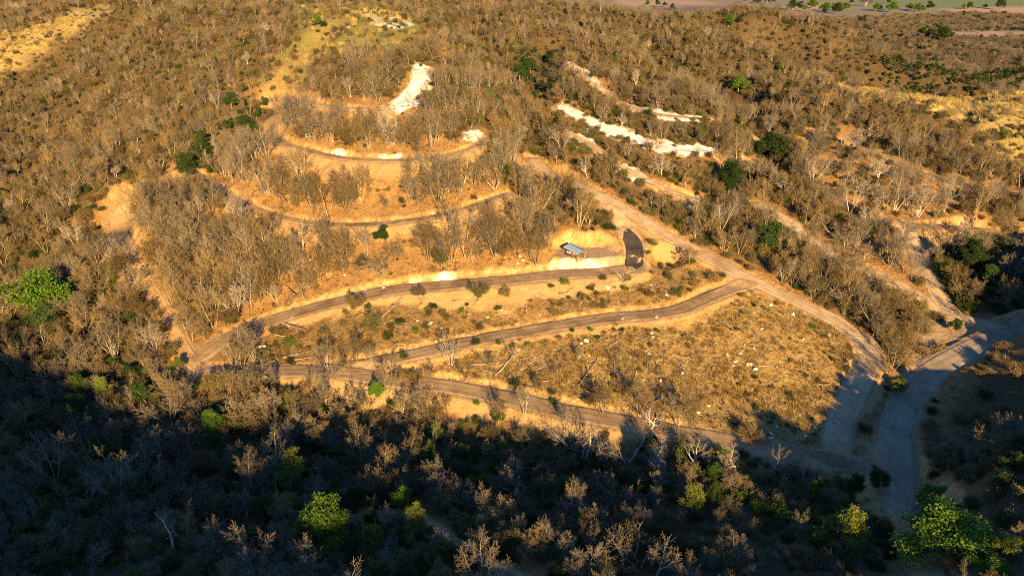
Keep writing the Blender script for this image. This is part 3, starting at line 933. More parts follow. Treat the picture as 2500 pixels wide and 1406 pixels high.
def open_ground(x, y):
    rd = f_road(x, y)
    return rd, f_cut(x, y), f_fill(x, y)

GREENS = []      # filled below, kept clear of other trees

TREES = []       # rows: x y z form tone shape scale turn u v depth
SPOT_TREES = [(592,903,'slender','brown',1.05),(572,893,'slender','grey',0.95),(622,880,'slender','pale',0.9),(640,905,'crooked','grey',0.8),(835,905,'spreading','brown',0.8),(868,890,'slender','brown',0.85),(800,900,'slender','grey',0.8),(905,895,'slender','grey',0.75),
 (1100,893,'slender','pale',0.85),(1015,935,'bushy','brown',0.8),(975,930,'bushy','brown',0.7),(1055,945,'slender','grey',0.6),(1440,990,'bushy','brown',0.6),(1470,1012,'slender','brown',0.8),(1560,1010,'slender','brown',0.9),(1580,1030,'crooked','grey',0.8),(1655,1040,'slender','grey',0.85),(1690,1040,'slender','brown',0.8),
 (1820,1072,'bushy','brown',0.75),(1848,1080,'bushy','brown',0.6),(1310,960,'slender','brown',0.5),(1365,930,'slender','brown',0.5),(1505,900,'slender','grey',0.45),(1255,870,'slender','pale',0.4),(1410,880,'slender','grey',0.4),(1580,900,'slender','brown',0.45),(1195,905,'slender','brown',0.55),(1130,935,'slender','brown',0.6),
 (1385,1100,'crooked','pale',0.95),(1425,1122,'crooked','pale',1.1),(1530,1130,'crooked','pale',1.1),(1620,1140,'crooked','pale',1.0),(1700,1150,'crooked','pale',1.0),(1480,1125,'spreading','grey',0.9),(1790,1150,'crooked','pale',0.95),(1880,1150,'crooked','grey',0.9),(1590,1045,'crooked','pale',0.7),
 (2075,520,'slender','pale',1.2),(2185,515,'slender','pale',1.3),(2240,530,'slender','pale',1.2),(2135,500,'spreading','pale',1.1),(2295,525,'crooked','grey',1.0),(2125,345,'crooked','pale',1.5),(2150,330,'crooked','tan',1.3),(1940,430,'spreading','grey',1.1),(1985,455,'slender','pale',1.1),
 (2020,690,'slender','grey',0.8),(1935,700,'slender','grey',0.8),(1910,690,'slender','pale',0.8),(1380,1050,'slender','grey',0.6),(1280,1010,'slender','grey',0.7),(945,960,'slender','grey',0.9),(1090,1000,'spreading','tan',0.7),(1220,1030,'slender','tan',0.7)]
LOWER = np.array(ROADS['lower'][1]).T
def plant_trees():
    out = []
    for (x0, x1, y0, y1, step, seed, far) in ((-330, 340, 52, 300, 3.05, 1, 0), (-420, 430, 300, 620, 3.5, 2, 1), (-520, 90, 620, 900, 5.0, 3, 1), (-95, 75, 140, 250, 4.2, 4, 2)):
        x, y, r = jgrid(x0, x1, y0, y1, step, seed)
        z = hf(x, y)
        ok, u, v, d = in_view(x, y, z)
        x, y, z, u, v, d = (a[ok] for a in (x, y, z, u, v, d))
        rd, ct, fi = open_ground(x, y)
        zz = {k: f_zone[k](x, y) for k in f_zone}
        clump = fbm(x / 16.0, y / 16.0, 91, 3)
        dens = np.full(len(x), 0.80)
        hill = np.maximum(zz['hill'], 0)
        dens = dens * (1 - hill) + hill * np.clip(0.80 + 0.65 * clump, 0.15, 0.95)
        gr = np.maximum(zz['grove'], zz['grove_b'])
        dens = dens * (1 - gr) + np.where(zz['grove_b'] > zz['grove'], 0.75, 0.36) * gr
        dens *= 1 - 0.6 * zz['hollow']
        dens *= np.clip(f_woods(x, y) + sstep(660, 560, y) + (x < 60), 0, 1)
        dens *= 1 - np.clip(zz['field'] * 1.0, 0, 1) * 0.995
        dens *= 1 - np.clip(zz['strip'], 0, 1) * 0.97
        for k, q in (('summit', 0.85), ('ridge_l', 0.85), ('ridge_r', 0.97), ('green_r', 0.8), ('shade_field', 0.99), ('yard', 1), ('pit', 1), ('verge', 0.97), ('basin', 1)):
            dens *= 1 - q * np.clip(zz[k] * 1.2, 0, 1)
        dens *= np.where(rd < 1.0, 0, np.where(rd < 2.2, 0.5, 1)) * np.where(ct > 0.2, 0.25, 1) * np.where(fi > 0.3, 0.35, 1)
        dens *= np.where((y < 128) & (hill < 0.2), 0.78, 1)
        for k in (0, 3, 6, 10, 14):      # thin where the pale cuts stand in the open
            dens *= 1 - 0.75 * np.clip(f_white(x, y + k) * 1.3, 0, 1)
        for k in (3, 6, 9, 12):
            dens *= np.where((hill > 0.2) & (y > 160) & (f_road(x, y + k) < 1.2), 0.5, 1)
        dens *= np.where((u > 235) & (u < 345) & (v > 470) & (v < 700), 0.15, 1)
        dens = np.where((u > 230) & (u < 480) & (v > 640) & (v < 900) & (rd > 0.3), 0.85, dens)
        dens *= np.where((u > 1050) & (v > np.interp(u, *LOWER)) & (v < np.interp(u, *LOWER) + 95) & (y < 132), 0.5, 1)
        if far == 2: dens = dens * (hill > 0.4) * 0.55
        keep_ = r.random(len(x)) < dens
        for g in GREENS:
            keep_ &= np.hypot(x - g[0], y - g[1]) > g[2]
            keep_ &= ~((np.abs(x - g[0]) < g[2]) & (y < g[1]) & (y > g[1] - 8))
        idx = np.nonzero(keep_)[0]
        for i in idx:
            q = r.random()
            if gr[i] > 0.4: form = 'crooked' if q < 0.2 else 'spreading' if q < 0.55 else 'slender'
            elif hill[i] > 0.4: form = 'slender' if q < 0.72 else 'crooked' if q < 0.82 else 'bushy'
            elif y[i] < 132: form = 'spreading' if q < 0.62 else 'slender' if q < 0.74 else 'crooked' if q < 0.80 else 'bushy'
            else: form = 'slender' if q < 0.30 else 'spreading' if q < 0.62 else 'crooked' if q < 0.67 else 'bushy'
            q = r.random()
            if form == 'bushy': tone = 'brown' if q < 0.5 else 'tan' if q < 0.85 else 'grey'
            elif hill[i] > 0.4: tone = 'grey' if q < 0.45 else 'pale' if q < 0.55 else 'tan' if q < 0.78 else 'brown'
            elif gr[i] > 0.4: tone = 'pale' if q < 0.3 else 'grey'
            elif y[i] < 132: tone = 'grey' if q < 0.75 else 'brown' if q < 0.92 else 'tan'
            else: tone = 'grey' if q < 0.48 else 'brown' if q < 0.74 else 'tan' if q < 0.96 else 'pale'
            edge_v = np.interp(u[i], *LOWER)
            if 1260 < u[i] < 2010 and edge_v + 15 < v[i] < edge_v + 85:
                form, tone = ('crooked', 'pale') if r.random() < 0.6 else ('spreading', 'grey')
            if ((y[i] > 165 and hill[i] < 0.3) or u[i] < 330) and r.random() < (0.06 if u[i] > 330 else 0.10): form, tone = 'leafy', 'dark'
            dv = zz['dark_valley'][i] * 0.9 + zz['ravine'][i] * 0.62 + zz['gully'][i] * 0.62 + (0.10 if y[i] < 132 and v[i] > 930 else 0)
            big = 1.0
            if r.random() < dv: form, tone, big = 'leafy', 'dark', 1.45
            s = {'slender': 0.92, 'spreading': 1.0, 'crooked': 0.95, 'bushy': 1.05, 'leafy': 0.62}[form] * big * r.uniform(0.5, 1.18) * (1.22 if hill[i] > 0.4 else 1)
            if v[i] > 1230: s *= 0.86
            if y[i] < 132: s *= 1.06
            if u[i] > 1100 and 0 < v[i] - edge_v < 300: s *= float(np.interp(v[i] - edge_v, [0, 120, 200, 300], [0.72, 0.68, 0.8, 1.0]))
            if 1820 < u[i] < 2600 and v[i] > 1080: s *= 0.55 if u[i] < 2190 else 0.62 if x[i] < 72 and y[i] < 90 else 0.85
            if 230 < u[i] < 470 and 620 < v[i] < 900: s *= 1.15
            if y[i] > 210: s *= 1 - 0.32 * min(1, (y[i] - 210) / 90)
            out.append((x[i], y[i], z[i], form, tone, int(r.integers(len(SHAPES[form]))), s, r.uniform(0, 6.28), u[i], v[i], d[i]))
    for (u, v, form, tone, s) in SPOT_TREES:
        q = cast(float(u), float(v), hf)
        out.append((q[0], q[1], q[2], form, tone, int(u + v) % len(SHAPES[form]), s, u * 0.37, u, v, float(to_pix(*q)[2])))
    return out

# ---------------------------------------------------------------- labels from what stands where
ORD = ['leftmost', 'second from left', 'third from left', 'fourth from left', 'fifth from left', 'sixth from left', 'seventh from left', 'eighth from left', 'ninth from left', 'tenth from left',
       'eleventh from left', 'twelfth from left', 'thirteenth from left', 'fourteenth from left', 'fifteenth from left', 'sixteenth from left']
def road_v(k, u):
    q = np.array(sorted(ROADS[k][1]))
    return float(np.interp(u, q[:, 0], q[:, 1]))

def place_of(u, v, x, y):
    z = {k: float(f_zone[k](x, y)) for k in ('field', 'strip', 'hill', 'grove', 'grove_b', 'shade_field', 'summit', 'ridge_r', 'ridge_l', 'green_r')}
    if z['field'] > 0.5:
        row = 'upper' if v < 870 else 'lower' if v > 965 else 'middle'
        col = 'left' if u < 1400 else 'right' if u > 1780 else 'centre'
        return 'on %s %s of the golden field' % (row, col), u
    if z['strip'] > 0.5: return 'between the upper and middle roads, ' + ('left' if u < 1000 else 'right' if u > 1380 else 'centre'), u
    if z['grove'] > 0.4: return 'in the pale grove on orange earth', u
    if z['grove_b'] > 0.4: return 'in the grove beside the forked road', u
    if z['shade_field'] > 0.5: return 'on the dark field by the valley road', u
    if z['summit'] > 0.5: return 'on the grassy summit', u
    if z['ridge_r'] > 0.4 or z['green_r'] > 0.4: return 'by the yellow grass ridge', u
    if z['ridge_l'] > 0.4: return 'on the straw-coloured spur', u
    if u > 2200 and v > 950: return ('in the woods right of the valley road' if v < 1250 else 'in the bottom right corner'), u
    if u > 2000 and v > 840: return 'between field road and valley road', u
    if u < 480 and 500 < v < 960: return ('left of the wide left track' if u < 300 else 'beside the wide left track'), u
    if v > 840 and u < 2100:
        lo = road_v('lower', u) if u > 800 else 915
        if v < lo: return 'between middle and lowest roads', u
        if v < lo + 75: return 'right below the lowest road' if u > 800 else 'below the hairpin bend', u
        col = 'far left' if u < 420 else 'left' if u < 830 else 'centre' if u < 1280 else 'right' if u < 1700 else 'far right'
        if v < lo + 190: return 'high in shaded valley, ' + col, u
        if v < 1330: return 'low in shaded valley, ' + col, u
        return 'along the bottom edge, ' + col, u
    if u > 1550 and v > 330:
        if v > road_v('main', u) - 5 and u < 2000: return 'beside the main track', u
        return 'on the brushy slope right of main track', u
    if z['hill'] > 0.4:
        if v > road_v('bench_b', u): return 'between the upper road and third bench', u
        if v > road_v('bench_a', u): return 'between the third and second benches', u
        return 'above the second hill bench', u
    if u < 640: return 'on the wooded left slope', u
    return 'on the wooded crest behind', u

def label_all(rows):
    """rows: (object, look, plural look, place, u). A look that stands alone in its place is named by it; others by their order"""
    by = {}
    for r in rows: by.setdefault((r[1], r[3]), []).append(r)
    for (look, place), rs in by.items():
        rs.sort(key=lambda r: r[4])
        for i, r in enumerate(rs):
            if len(rs) == 1: lab = '%s %s' % (look, place)
            elif i == len(rs) - 1: lab = 'rightmost %s %s' % (look, place)
            else: lab = '%s %s %s' % (ORD[min(i, 15)], look, place)
            r[0]['label'] = lab

def plant(name, cat, trunk, crown, mats, loc, rz, s, group, tilt=(0, 0)):
    root = empty(name, loc, rz, s)
    root.rotation_euler = (tilt[0], tilt[1], rz)
    tag(root, None, cat, group)
    for nm, me, ms in (('trunk', trunk, mats[:1]), ('crown', crown, mats[1:])):
        o = bpy.data.objects.new(nm, me)
        for sl_, m in zip(o.material_slots, ms):
            sl_.link = 'OBJECT'; sl_.material = m
        COL.objects.link(o); o.parent = root
    return root

# ---------------------------------------------------------------- green leafy trees
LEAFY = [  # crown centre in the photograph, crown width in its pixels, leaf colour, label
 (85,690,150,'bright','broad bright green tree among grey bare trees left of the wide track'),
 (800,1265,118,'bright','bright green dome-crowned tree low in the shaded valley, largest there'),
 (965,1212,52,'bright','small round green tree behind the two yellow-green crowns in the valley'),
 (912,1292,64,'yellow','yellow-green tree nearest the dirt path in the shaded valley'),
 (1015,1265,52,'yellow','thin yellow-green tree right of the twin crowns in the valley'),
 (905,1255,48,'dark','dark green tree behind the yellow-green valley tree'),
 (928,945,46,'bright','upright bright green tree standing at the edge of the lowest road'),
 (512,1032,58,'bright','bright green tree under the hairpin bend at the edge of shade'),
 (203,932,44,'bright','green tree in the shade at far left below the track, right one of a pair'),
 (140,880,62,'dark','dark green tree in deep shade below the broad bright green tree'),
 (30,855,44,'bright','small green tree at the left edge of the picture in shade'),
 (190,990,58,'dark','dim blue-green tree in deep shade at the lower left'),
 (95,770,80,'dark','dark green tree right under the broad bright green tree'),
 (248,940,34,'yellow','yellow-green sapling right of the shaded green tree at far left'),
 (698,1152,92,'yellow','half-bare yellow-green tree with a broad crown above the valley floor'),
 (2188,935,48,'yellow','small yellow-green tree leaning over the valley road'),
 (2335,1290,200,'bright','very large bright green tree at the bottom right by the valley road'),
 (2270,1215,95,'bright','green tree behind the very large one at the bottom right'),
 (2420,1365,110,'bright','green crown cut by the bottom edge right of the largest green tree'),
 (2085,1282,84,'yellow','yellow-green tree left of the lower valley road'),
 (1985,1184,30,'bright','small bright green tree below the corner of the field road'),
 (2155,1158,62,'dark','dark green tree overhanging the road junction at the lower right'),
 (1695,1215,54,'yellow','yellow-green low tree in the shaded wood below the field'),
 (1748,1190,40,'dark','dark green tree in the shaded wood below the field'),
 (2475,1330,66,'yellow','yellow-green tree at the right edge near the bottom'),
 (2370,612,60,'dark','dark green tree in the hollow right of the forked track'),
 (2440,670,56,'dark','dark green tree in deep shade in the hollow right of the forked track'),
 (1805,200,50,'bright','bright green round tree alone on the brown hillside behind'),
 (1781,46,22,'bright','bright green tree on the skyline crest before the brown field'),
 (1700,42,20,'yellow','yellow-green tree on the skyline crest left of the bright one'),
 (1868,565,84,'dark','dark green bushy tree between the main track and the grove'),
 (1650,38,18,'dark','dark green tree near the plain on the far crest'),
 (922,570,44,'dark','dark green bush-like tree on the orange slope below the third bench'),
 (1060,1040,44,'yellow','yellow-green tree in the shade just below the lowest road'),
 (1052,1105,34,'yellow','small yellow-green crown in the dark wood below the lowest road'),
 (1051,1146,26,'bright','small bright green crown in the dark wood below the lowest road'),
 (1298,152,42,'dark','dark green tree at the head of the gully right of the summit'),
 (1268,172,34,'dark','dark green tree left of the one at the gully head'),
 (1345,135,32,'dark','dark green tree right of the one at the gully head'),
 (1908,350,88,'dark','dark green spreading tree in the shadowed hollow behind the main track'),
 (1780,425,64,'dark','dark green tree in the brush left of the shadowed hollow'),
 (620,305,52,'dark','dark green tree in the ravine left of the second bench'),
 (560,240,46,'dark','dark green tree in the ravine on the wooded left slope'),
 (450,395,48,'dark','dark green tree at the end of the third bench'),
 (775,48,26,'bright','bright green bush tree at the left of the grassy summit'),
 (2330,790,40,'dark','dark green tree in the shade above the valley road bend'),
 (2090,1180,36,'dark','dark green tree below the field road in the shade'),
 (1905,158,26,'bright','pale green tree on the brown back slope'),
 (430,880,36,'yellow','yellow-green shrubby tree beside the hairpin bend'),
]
def ZS(s, u, v, dpx):      # valley trees stretch up to the light, the broad one by the road stays low
    return 0.50 * s if dpx > 85 and u > 2200 else max(s, 1.2) if v > 900 and u < 2100 else s
GROUP_LEAFY = 'green leafy trees'
for n, (u, v, dpx, leaf, lab) in enumerate(LEAFY):
    tm, cm, h, r = SHAPES['leafy'][n % 3]
    s = 1.0
    for _ in range(3):
        q = cast(float(u), float(v), lambda x, y: hf(x, y) + 0.68 * h * ZS(s, u, v, dpx))
        d = to_pix(q[0], q[1], q[2])[2]
        s = dpx * 0.5 * d / FPX / r
    zt = float(hf(q[0], q[1]))
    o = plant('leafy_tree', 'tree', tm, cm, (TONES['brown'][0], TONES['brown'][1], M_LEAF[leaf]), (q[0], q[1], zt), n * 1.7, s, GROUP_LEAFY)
    o['label'] = lab
    o.scale = (s, s, ZS(s, u, v, dpx))
    GREENS.append((q[0], q[1], r * s * 0.75))

# ---------------------------------------------------------------- bare trees: the largest in the picture one by one, the rest as forest
TREES = plant_trees()
HMAX = {f: max(s[2] for s in SHAPES[f]) for f in SHAPES}
def shown(t):
    H = SHAPES[t[3]][t[5]][2] * t[6]
    if t[3] == 'leafy' or not (-10 < t[8] < 2510 and 60 < t[9] - 0.5 * H * FPX / t[10] < 1400): return -1
    if t[9] < 1160 and any(t[8] == q[0] and t[9] == q[1] for q in SPOT_TREES): return 1e6
    return H * FPX / t[10] * (1.0 if t[3] != 'bushy' else 0.8)
TREES.sort(key=shown, reverse=True)
LOOK = {'slender': 'slim bare tree', 'spreading': 'domed bare tree', 'crooked': 'crooked bare tree', 'bushy': 'bushy tree'}
rows = []
for t in TREES[:300]:
    x, y, z, form, tone, sh, s, rz, u, v, d = t
    tm, cm, h, r = SHAPES[form][sh]
    lf = M_LEAF['olive' if tone == 'grey' else 'dry']
    o = plant('bare_tree', 'tree', tm, cm, (*TONES[tone], lf), (x, y, z), rz, s, 'leafless trees')
    H = h * s
    size = 'tall' if H > 9.0 else 'short' if H < 6.6 else 'medium'
    pl, uu = place_of(u, v, x, y)
    rows.append((o, '%s %s %s' % (size, 'olive' if form == 'bushy' and tone == 'grey' else tone, LOOK[form]), None, pl, u))
label_all(rows)
P_, I_, S_, R_ = [], [], [], []
rr = np.random.default_rng(11)
for t in TREES[300:]:
    x, y, z, form, tone, sh, s, rz = t[:8]
    P_.append((x, y, z)); I_.append(LIBIDX[(form, tone)][sh]); S_.append((s, s, s * rr.uniform(0.9, 1.15)))
    R_.append((rr.normal(0, .05), rr.normal(0, .05), rz))
# far woods down on the plain
x, y, r = jgrid(-60, 760, 560, 1200, 5.6, 5)
z = hf(x, y)
ok, u, v, d = in_view(x, y, z)
ok &= (y > 610) & (r.random(len(x)) < f_woods(x, y) * (0.7 + 0.5 * fbm(x / 40.0, y / 40.0, 15, 3)))
for a, b, c_ in zip(x[ok], y[ok], z[ok]):
    tone = 'grey' if rr.random() < 0.75 else 'brown'
    P_.append((a, b, c_)); I_.append(LIBIDX[('spreading', tone)][int(rr.integers(4))] if rr.random() < 0.85 else LIBIDX[('leafy', 'dark')][int(rr.integers(3))])
    q = rr.uniform(0.8, 1.3); S_.append((q * 1.25, q * 1.25, q * 0.9)); R_.append((0, 0, rr.uniform(0, 6.28)))
cover('dry_forest', 'dense leafless grey-brown forest covering the hillsides and valley', 'forest', P_, I_, S_, R_)
print('FOREST', len(P_), 'trees listed', len(TREES))

# ---------------------------------------------------------------- shrubs
def plant_shrubs():
    out = []
    for (x0, x1, y0, y1, step, seed) in ((-260, 270, 66, 250, 2.3, 21), (-420, 430, 250, 520, 3.6, 22)):
        x, y, r = jgrid(x0, x1, y0, y1, step, seed)
        z = hf(x, y)
        ok, u, v, d = in_view(x, y, z, 120, 80)
        x, y, z, u, v, d = (a[ok] for a in (x, y, z, u, v, d))
        rd, ct, fi = open_ground(x, y)
        zz = {k: f_zone[k](x, y) for k in f_zone}
        clump = fbm(x / 9.0, y / 9.0, 95, 3)
        dens = np.clip(0.62 + 0.5 * clump, 0, 1)
        dens = dens * (1 - zz['hill']) + zz['hill'] * np.clip(0.10 + 0.25 * clump, 0, 1)
        dens = dens * (1 - zz['strip']) + zz['strip'] * np.clip(0.50 + 0.8 * clump, 0, 1)
        dens = dens * (1 - zz['field']) + zz['field'] * np.clip(0.30 + 0.6 * clump, 0, 1)
        dens = np.maximum(dens, 0.9 * zz['hollow'])
        for k, q in (('grove', .7), ('grove_b', .7), ('ridge_l', .3), ('ridge_r', .85), ('yard', 1), ('pit', 1), ('verge', .8), ('basin', 1), ('shade_field', .75), ('summit', .2)):
            dens *= 1 - q * np.clip(zz[k] * 1.2, 0, 1)
        dens *= np.where(rd < 0.6, 0, 1) * np.where(ct > 0.2, 0.04, 1) * np.where(fi > 0.3, 0.12, 1)
        for i in np.nonzero(r.random(len(x)) < dens)[0]:
            q = r.random()
            leaf = 'dry' if q < 0.46 else 'olive' if q < 0.84 else 'dark' if q < 0.98 else 'bright'
            if y[i] < 165 and (u[i] < 420 or v[i] > 960) and r.random() < 0.3: leaf = 'dark' if r.random() < 0.75 else 'bright'
            s = r.uniform(0.6, 1.7)
            if zz['hill'][i] > 0.5: s *= 0.6
            if zz['field'][i] > 0.5:
                s *= 0.42
                if leaf == 'bright': leaf = 'olive'
            if zz['hollow'][i] > 0.4: s *= 1.5; leaf = 'dark' if q < 0.5 else 'olive'
            if zz['strip'][i] > 0.5: s *= 0.75
            out.append((x[i], y[i], z[i], leaf, int(r.integers(4)), s, r.uniform(0, 6.28), u[i], v[i], d[i]))
    return out
SHRUBS = plant_shrubs()
SPOT_SHRUBS = [(1378,692,24,'bright'),(1474,682,20,'olive'),(1522,704,22,'bright'),(1127,758,17,'bright'),(1214,752,16,'dark'),(900,752,18,'dark'),(978,788,22,'dark'),(1216,838,15,'bright'),
 (1441,806,16,'bright'),(1398,808,14,'dark'),(1287,842,15,'bright'),(1140,745,14,'dark'),(1345,700,16,'olive'),(1440,706,18,'dark'),(1580,620,18,'olive'),(1655,560,18,'bright'),(985,872,22,'dark'),(1160,838,22,'dark'),
 (1500,920,18,'dark'),(1260,935,16,'bright'),(1605,1018,20,'dark'),(1985,800,18,'bright'),(1925,965,16,'dark'),(1560,985,18,'dark'),(1350,985,16,'bright'),(1165,985,18,'bright'),(1225,985,16,'dark')]
for u, v, dp, leaf in SPOT_SHRUBS:
    q = cast(float(u), float(v), hf)
    d = float(to_pix(*q)[2])
    SHRUBS.append((q[0], q[1], q[2], leaf, (u + v) % 4, dp * d / FPX / 2.0, u * 0.7, u, v, -d))     # minus: always its own object
def shrub_shown(t):
    if t[9] < 0: return 1e6
    if not (0 < t[7] < 2500 and 90 < t[8] < 1400): return -1
    z = float(f_zone['strip'](t[0], t[1])) + float(f_zone['field'](t[0], t[1])) + float(f_zone['hill'](t[0], t[1]))
    return t[5] / t[9] * (1.6 if z > 0.5 else 1.0 if t[8] < 1000 else 0.5)
SHRUBS.sort(key=shrub_shown, reverse=True)
SL = {'dry': 'dry brown shrub', 'olive': 'olive shrub', 'dark': 'dark green shrub', 'bright': 'fresh green shrub'}
rows = []
NSH = 230
for t in SHRUBS[:NSH]:
    x, y, z, leaf, sh, s, rz, u, v, d = t
    tm, cm, h, r = SHAPES['shrub'][sh]
    o = plant('shrub', 'shrub', tm, cm, (*TONES['brown'], M_LEAF[leaf]), (x, y, z), rz, s, 'shrubs')
    o.scale = (s * random.uniform(.8, 1.35), s * random.uniform(.8, 1.35), s * random.uniform(.7, 1.2))
    pl, uu = place_of(u, v, x, y)
    sz = 'large' if s > 1.15 else 'small' if s < 0.7 else 'medium'
    rows.append((o, '%s %s' % (sz, SL[leaf]), None, pl, u))
label_all(rows)
P_, I_, S_, R_ = [], [], [], []
for t in SHRUBS[NSH:]:
    x, y, z, leaf, sh, s, rz = t[:7]
    P_.append((x, y, z)); I_.append(LIBIDX[('shrub', leaf)][sh]); S_.append((s, s, s * rr.uniform(.8, 1.3))); R_.append((0, 0, rz))
cover('undergrowth', 'low dry brown and olive undergrowth beneath the bare trees', 'undergrowth', P_, I_, S_, R_)
print('SHRUBS', len(P_))

# ---------------------------------------------------------------- grass
P_, I_, S_, R_ = [], [], [], []
x, y, r = jgrid(-120, 130, 78, 240, 0.95, 31)
z = hf(x, y)
ok, u, v, d = in_view(x, y, z, 60, 40)
rd, ct, fi = open_ground(x, y)
den = np.clip(1.0 * f_zone['field'](x, y) + 0.5 * f_zone['strip'](x, y) + 0.22 * f_zone['hill'](x, y) + 0.10, 0, 1) * np.clip(0.55 + 1.1 * fbm(x / 3.0, y / 3.0, 33, 3), 0, 1)
den *= (rd > 0.4) * (ct < 0.2) * np.where(fi > 0.3, 0.12, 1) * (1 - np.clip(f_zone['yard'](x, y) + f_zone['basin'](x, y), 0, 1) * 0.9)
ok &= r.random(len(x)) < den
for a, b, c_ in zip(x[ok], y[ok], z[ok]):
    P_.append((a, b, c_)); I_.append(LIBIDX['tuft'][int(rr.integers(3))]); q = rr.uniform(0.5, 1.35); S_.append((q * 1.1, q * 1.1, q)); R_.append((0, 0, rr.uniform(0, 6.28)))
x, y, r = jgrid(-330, 340, 150, 420, 1.9, 32)
z = hf(x, y)
ok, u, v, d = in_view(x, y, z, 60, 40)
den = np.clip(f_zone['ridge_l'](x, y) + f_zone['ridge_r'](x, y) + 0.2 * f_zone['summit'](x, y) + 0.35 * f_zone['green_r'](x, y), 0, 1) * np.clip(0.7 + 0.8 * fbm(x / 5.0, y / 5.0, 34, 3), 0, 1)
ok &= (r.random(len(x)) < den) & (f_road(x, y) > 0.5)
for a, b, c_ in zip(x[ok], y[ok], z[ok]):
    P_.append((a, b, c_)); I_.append(LIBIDX['straw'][int(rr.integers(3))]); q = rr.uniform(0.6, 1.3); S_.append((q * 1.1, q * 1.1, q)); R_.append((0, 0, rr.uniform(0, 6.28)))
cover('dry_grass', 'dry golden grass tufts on the cleared ground and ridge tops', 'grass', P_, I_, S_, R_)
print('GRASS', len(P_))

# ---------------------------------------------------------------- rocks
def rock_mesh(seed):
    import bmesh
    r = np.random.default_rng(seed)
    bm = bmesh.new()
    bmesh.ops.create_icosphere(bm, subdivisions=3, radius=1.0)
    v = np.array([q.co[:] for q in bm.verts])
    for _ in range(13):
        n = unit(r.normal(0, 1, 3)); d = r.uniform(0.45, 0.85)
        k = v @ n
        v = v - np.where(k > d, k - d, 0)[:, None] * n
    v *= np.array([1.0, r.uniform(0.6, 0.9), r.uniform(0.5, 0.75)])
    v += 0.03 * r.normal(0, 1, v.shape)
    for q, c in zip(bm.verts, v): q.co = c
    me = bpy.data.meshes.new('rock')
    bm.to_mesh(me); bm.free()
    me.materials.append(M_ROCK)
    return me
ROCKS = [rock_mesh(k) for k in range(6)]
rrk = np.random.default_rng(5)
rows, spots = [], []
x, y, r = jgrid(-60, 80, 95, 170, 1.0, 41)
z = hf(x, y)
ok, u, v, d = in_view(x, y, z, -20, -20)
den = f_zone['field'](x, y) * np.clip(0.03 + 0.06 * fbm(x / 8.0, y / 8.0, 43, 3), 0.004, 1) + f_zone['strip'](x, y) * np.clip(0.03 + 0.14 * fbm(x / 6.0, y / 6.0, 44, 3), 0, 1) + f_zone['hill'](x, y) * 0.006
den = den * (f_road(x, y) > 0.5)
for i in np.nonzero(ok & (r.random(len(x)) < den))[0]:
    spots.append((x[i], y[i], z[i], u[i], v[i], 0.19 + 0.45 * r.random() ** 2.0))
spots = spots[:262]
for (u, v, s) in ((712,774,.35),(893,708,.35),(937,702,.5),(1604,775,.5),(1519,780,.45),(1496,815,.55),(1880,745,.5),(2045,1032,.5),(1965,1065,.45),(1830,890,.7),(1845,902,.6),(1795,882,.65),(1275,635,.5),(1262,645,.55),(1250,655,.45),(1268,625,.4),(645,848,.9),(636,846,.6)):
    q = cast(float(u), float(v), hf); spots.append((q[0], q[1], q[2], u, v, s))
print('ROCKS', len(spots))
for i, (x, y, z, u, v, s) in enumerate(spots):
    o = link('rock', ROCKS[i % 6], None, (x, y, z + 0.12 * s), (rrk.uniform(-.3, .3), rrk.uniform(-.3, .3), rrk.uniform(0, 6.28)), (s * 1.25, s * 1.25, s))
    tag(o, None, 'rock', 'pale rocks')
    pl, uu = place_of(u, v, x, y)
    if float(f_road(x, y)) < 0: pl = 'on the upper dirt road' if v < 775 else 'at the middle road edge'
    rows.append((o, ('large pale rock' if s > 0.42 else 'small pale stone' if s < 0.22 else 'pale stone'), None, pl, u))
label_all(rows)

# ---------------------------------------------------------------- felled trunks
LOGS = [(1210,918,1279,864),(1150,893,1254,887),(1376,853,1440,848),(1455,839,1506,824),(1524,810,1538,799),(1549,850,1588,828),(1602,814,1639,832),(1412,943,1462,893),(1640,868,1706,882),
 (1657,878,1668,920),(1700,912,1738,934),(1690,918,1720,950),(1480,852,1526,830),(1620,866,1628,892),(1560,830,1592,823),(1572,858,1590,852),(1575,995,1640,960),(1500,835,1528,880),(1540,842,1580,826),
 (1500,880,1490,940),(1555,905,1535,945),(1600,880,1615,930),(1462,870,1440,905),(1360,870,1400,900),(1320,880,1350,925),(1290,890,1330,870),(1245,900,1265,935),(1180,905,1230,925),
 (930,778,978,732),(972,742,1018,756),(1268,706,1332,735),(1146,752,1164,738),(677,878,760,868),(691,790,756,814),(880,760,930,775),(860,740,905,757),(1010,780,1060,800),(1850,895,1910,900),(2160,545,2195,560),
 (1990,655,2050,685),(2020,650,2085,668),(2290,610,2390,585),(2310,620,2400,592),(720,880,780,872),(1700,1010,1760,1040),(1750,1000,1790,1020)]
LOGM = []
for k in range(5):
    R = random.Random(800 + k)
    S_, T_ = grow(130 + k, [(0, 0, (0, 0, 1), 4.0)], 2, (4, 4, 3), (0.5, 0.5, 0.5), (0.55, 0.6, 0.6), (0, 0, 0), (0.05, 0.1, 0.15), 0.17, start=(0.4, 0.3, 0.2), nseg=(5, 3, 2), rmin=0.03)
    S_[:, [2, 5]] += 0.25
    A = S_.copy(); top = A[:, 5].max()
    for c0 in (0, 3):                       # lay it down along +x, limbs pressed flat
        xx, yy, zz = A[:, c0].copy(), A[:, c0 + 1].copy(), A[:, c0 + 2].copy()
        A[:, c0], A[:, c0 + 1], A[:, c0 + 2] = zz, yy, 0.22 + np.abs(xx) * 0.6
    LOGM.append((A, top))
rows = []
LM = []
